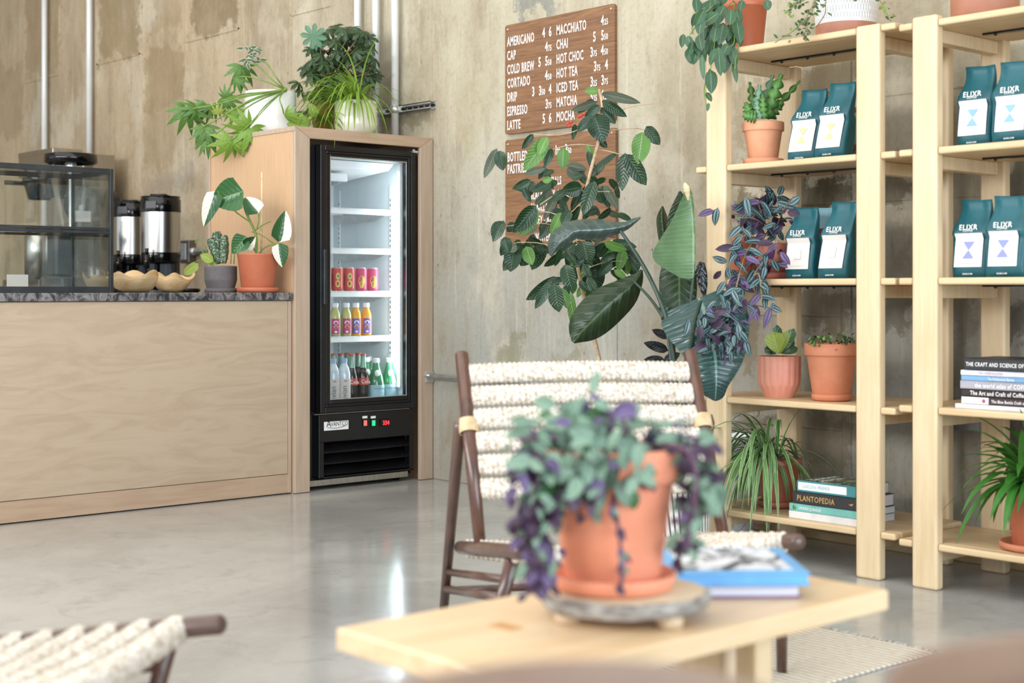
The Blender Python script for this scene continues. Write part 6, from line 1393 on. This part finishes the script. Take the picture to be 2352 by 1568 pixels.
# two books on the table
def tbook(label, px, py, z, w, dpt, h, rz, name='book', side='page', cover_c=(96, 164, 224), photo=False, grp=None):
    p = on_z(px, py, z)      # near right corner
    t = thing(name, label, 'book', (p.x, p.y, z+0.0006), YAW+rz, grp); c = mat('cover_'+str(len(bpy.data.materials)), cover_c, 0.3)
    MB().box((-w+0.004, 0.004, 0.003), (-0.004, dpt-0.004, h-0.003)).build('pages', MT['page'] if side == 'page' else c, t)
    m = MB().box((-w, 0, 0), (0, dpt, 0.003)).box((-w, 0, h-0.003), (0, dpt, h)).box((-w, 0, 0.003), (-w+0.004, dpt, h-0.003)); m.build('cover', c, t, bevel=0.001)
    return t, w, dpt, h
B3 = 'books on the coffee table'
t1 = tbook('white paged book with purple cover lying under the blue book on the table', 1840, 1373, ZTB, 0.20, 0.22, 0.021, 0.02, cover_c=(150, 90, 140), grp=B3)
t2, w_, d_, h_ = tbook('bright blue book with a black and white photo cover on the table', 1862, 1346, ZTB+0.0225, 0.215, 0.235, 0.021, 0.03, side='cover', cover_c=(110, 178, 232), grp=B3)
t = NT('bw_photo'); t.b.inputs['Roughness'].default_value = 0.3; nz = t.noise(t.coord((1.4, 1, 1)), 16, 4, 0.65, 0.4)
t.put(t.b.inputs['Base Color'], t.mix(t.ramp(nz, 0.40, 0.56), lin((40, 44, 54)), lin((228, 230, 236)))); MT['bw'] = t.m
MB().box((-w_+0.012, 0.03, h_), (-0.022, d_-0.012, h_+0.0008)).build('cover_photo', MT['bw'], t2)

# ------------------------------------------------------------------ rope lounge chairs
def rope_slat(name, p0, p1, up, hh, th, parent, sag=0.0, n=216, k=14, turns=46):
    """strip of rope wound round a core: oval section with raised strands"""
    p0, p1, up = V(p0), V(p1), V(up).normalized(); ax = (p1-p0); L = ax.length; ax.normalize(); nn = ax.cross(up).normalized(); m = MB(); vs_ = []; uv = []
    for i in range(n+1):
        f = i/n; c = p0+(p1-p0)*f - nn*(sag*math.sin(PI*f)) + up*0.0
        b = 0.93+0.20*abs(math.sin(f*PI*turns))**0.6+random.gauss(0, 0.015)
        if i in (0, n): b *= 0.7
        for j in range(k):
            q = 2*PI*j/k; vs_.append(c+up*(hh/2*b*math.copysign(abs(math.sin(q))**0.8, math.sin(q)))+nn*(th/2*b*math.cos(q)))
    m.add(vs_, [(i*k+j, i*k+(j+1) % k, (i+1)*k+(j+1) % k, (i+1)*k+j) for i in range(n) for j in range(k)]+[tuple(range(k))[::-1], tuple(n*k+j for j in range(k))], 0, True)
    return m.build(name, MT['rope'], parent)
def rope_chair(label, group):
    t = thing('rope_lounge_chair', label, 'chair', (0, 0, 0), 0, group); W2 = 0.318
    def pt(s, z): return (s, z)
    for sx in (-1, 1):
        x = sx*W2
        top, bot = V((x, 0.0, 0.747)), V((x, 0.285, 0.262)); dv = (bot-top).normalized()
        P = MB().tube([top+dv*0.0, top+dv*0.004, top+dv*0.25, bot], [0.016, 0.018, 0.0185, 0.015], 16).build('back_post', MT['walnut'], t)
        r0, r1 = V((x, -0.03, 0.226)), V((x, 0.765, 0.352))
        MB().tube([r0, r0+(r1-r0)*0.02, r0+(r1-r0)*0.3, r1-(r1-r0)*0.006, r1], [0.013, 0.0175, 0.019, 0.0175, 0.014], 16).build('side_rail', MT['walnut_grey'], t)
        a = top+dv*0.215+V((sx*0.022, -0.012, 0)); MB().tube([a+V((0, 0, 0.02)), a, V((x+sx*0.03, -0.13, 0.0))], [0.010, 0.0165, 0.0125], 14).build('leg', MT['walnut_grey'], t)
        MB().tube([V((x+sx*0.0, 0.66, 0.315)), V((x+sx*0.05, 0.54, 0.0))], [0.0165, 0.0125], 14).build('leg', MT['walnut'], t)
        MB().tube([V((x+sx*0.026, -0.06, 0.155)), V((x+sx*0.01, 0.645, 0.27))], 0.010, 10).build('stretcher', MT['walnut'], t)
        MB().tube([V((x+sx*0.028, -0.08, 0.105)), V((x+sx*0.015, 0.625, 0.225))], 0.0115, 10).build('stretcher', MT['walnut_grey'], t)
        q = top+dv*0.215
        m = MB()
        for k in range(9): m.tube([q+dv*(k*0.0042-0.018)+V((0.024*math.cos(u), 0.0, 0.0))+V((0, 0.86, 0.5))*0.024*math.sin(u)*0.9 for u in [2*PI*j/14 for j in range(15)]], 0.0026, 5, caps=False)
        m.build('binding', MT['raffia'], t)
    for s_, z_ in ((-0.085, 0.10),): MB().tube([V((-W2-.03, s_, z_)), V((W2+.03, s_, z_))], 0.0105, 10).build('cross_bar', MT['walnut'], t)
    dv = (V((0, 0.285, 0.262))-V((0, 0, 0.747))).normalized()
    for k in range(6):
        c = V((0, 0, 0.747))+dv*(0.062+k*0.0655)
        rope_slat('back_slat', c+V((-W2+0.012, 0.0, 0)), c+V((W2-0.012, 0, 0)), -dv, 0.053, 0.030, t, 0.012 if k < 5 else 0.008)
    rd = (V((0, 0.765, 0.352))-V((0, -0.03, 0.226))).normalized()
    for k in range(10):
        c = V((0, 0.085, 0.247))+rd*(k*0.0665)+V((0, 0, -0.004))
        rope_slat('seat_slat', c+V((-W2-0.004, 0, 0)), c+V((W2+0.004, 0, 0)), rd, 0.047, 0.044, t, 0.028)
    return t
c1 = rope_chair('dark round wood lounge chair with rope slats facing us behind the table', 'rope lounge chairs')
p = camdir(0.1766, 3.965); hd = camdir(0.204, -0.979); c1.location = (p.x, p.y, 0.0066); c1.rotation_euler = (0, 0, math.atan2(-hd.x, hd.y))
hd2 = camdir(0.947, -0.322); rt2 = V((hd2.y, -hd2.x, 0))
tip = at_d(512, 1437, 2.497); o2 = V((tip.x, tip.y, 0)) - hd2*0.765 + rt2*0.318
c2 = dup(c1, (o2.x, o2.y, 0.0), math.atan2(-hd2.x, hd2.y), 'rope seat lounge chair cut off at the lower left corner of the photo')

# ------------------------------------------------------------------ two brown leather chairs close to the camera
def leather_chair(label):
    t = thing('leather_chair', label, 'chair', (0, 0, 0), 0, 'brown leather chairs nearest the camera')
    R = 0.20; n = 22; vs_ = []; zt = 0.668
    # curved shell back: outline in x-z with a low crest, bent round the sitter
    def shell(off):
        out = []
        for i in range(n+1):
            u = -1+2*i/n; x = u*R; zc = zt-0.75*x*x/0.234*0.5-0.06*max(0, abs(u)-0.8)/0.2
            for j in range(9):
                v = j/8; z = 0.36+(zc-0.36)*v; y = 0.10*u*u*1.0-0.05*v + off*(1 if v < 0.999 else 0.5)
                out.append((x*(0.88+0.12*v), y, z - (0.006 if v > 0.99 and off else 0)))
        return out
    a, b = shell(0), shell(0.035); N_ = len(a); m = MB(); f = []
    for i in range(n):
        for j in range(8):
            p = i*9+j; f += [(p, p+1, p+10, p+9), (N_+p, N_+p+9, N_+p+10, N_+p+1)]
    for i in range(n): f += [(i*9+8, N_+i*9+8, N_+(i+1)*9+8, (i+1)*9+8), (i*9, (i+1)*9, N_+(i+1)*9, N_+i*9)]
    for j in range(8): f += [(j, N_+j, N_+j+1, j+1), (n*9+j, n*9+j+1, N_+n*9+j+1, N_+n*9+j)]
    m.add(a+b, f, 0, True); m.build('backrest', MT['leather'], t, bevel=0.006)
    m = MB(); pts = [V(a[i*9+8])+V((0, -0.0015, -0.045)) for i in range(n+1)]; m.tube(pts, 0.0022, 6); m.build('seam', MT['stitch'], t)
    MB().box((-0.19, 0.0, 0.375), (0.19, 0.42, 0.44)).build('seat', MT['leather'], t, bevel=0.02)
    for x in (-0.17, 0.17):
        for y in (0.03, 0.38): MB().tube([(x, y, 0.376), (x*1.08, y+(0.03 if y > .1 else -.03), 0.0)], [0.014, 0.010], 10).build('leg', MT['black'], t)
    return t
l1 = leather_chair('brown leather chair back seen as a low hump at the bottom centre')
p = camdir(0.038, 1.055); hd = camdir(-0.06, 1.0); l1.location = (p.x, p.y, 0.0); l1.rotation_euler = (0, 0, math.atan2(-hd.x, hd.y))
l2 = dup(l1, (0, 0, 0), 0, 'brown leather chair with a stitched seam in the lower right corner')
p = camdir(0.475, 1.15); hd = camdir(0.10, 1.0); l2.location = (p.x, p.y, 0.0); l2.rotation_euler = (0, 0, math.atan2(-hd.x, hd.y))
for l in (l1, l2): pass
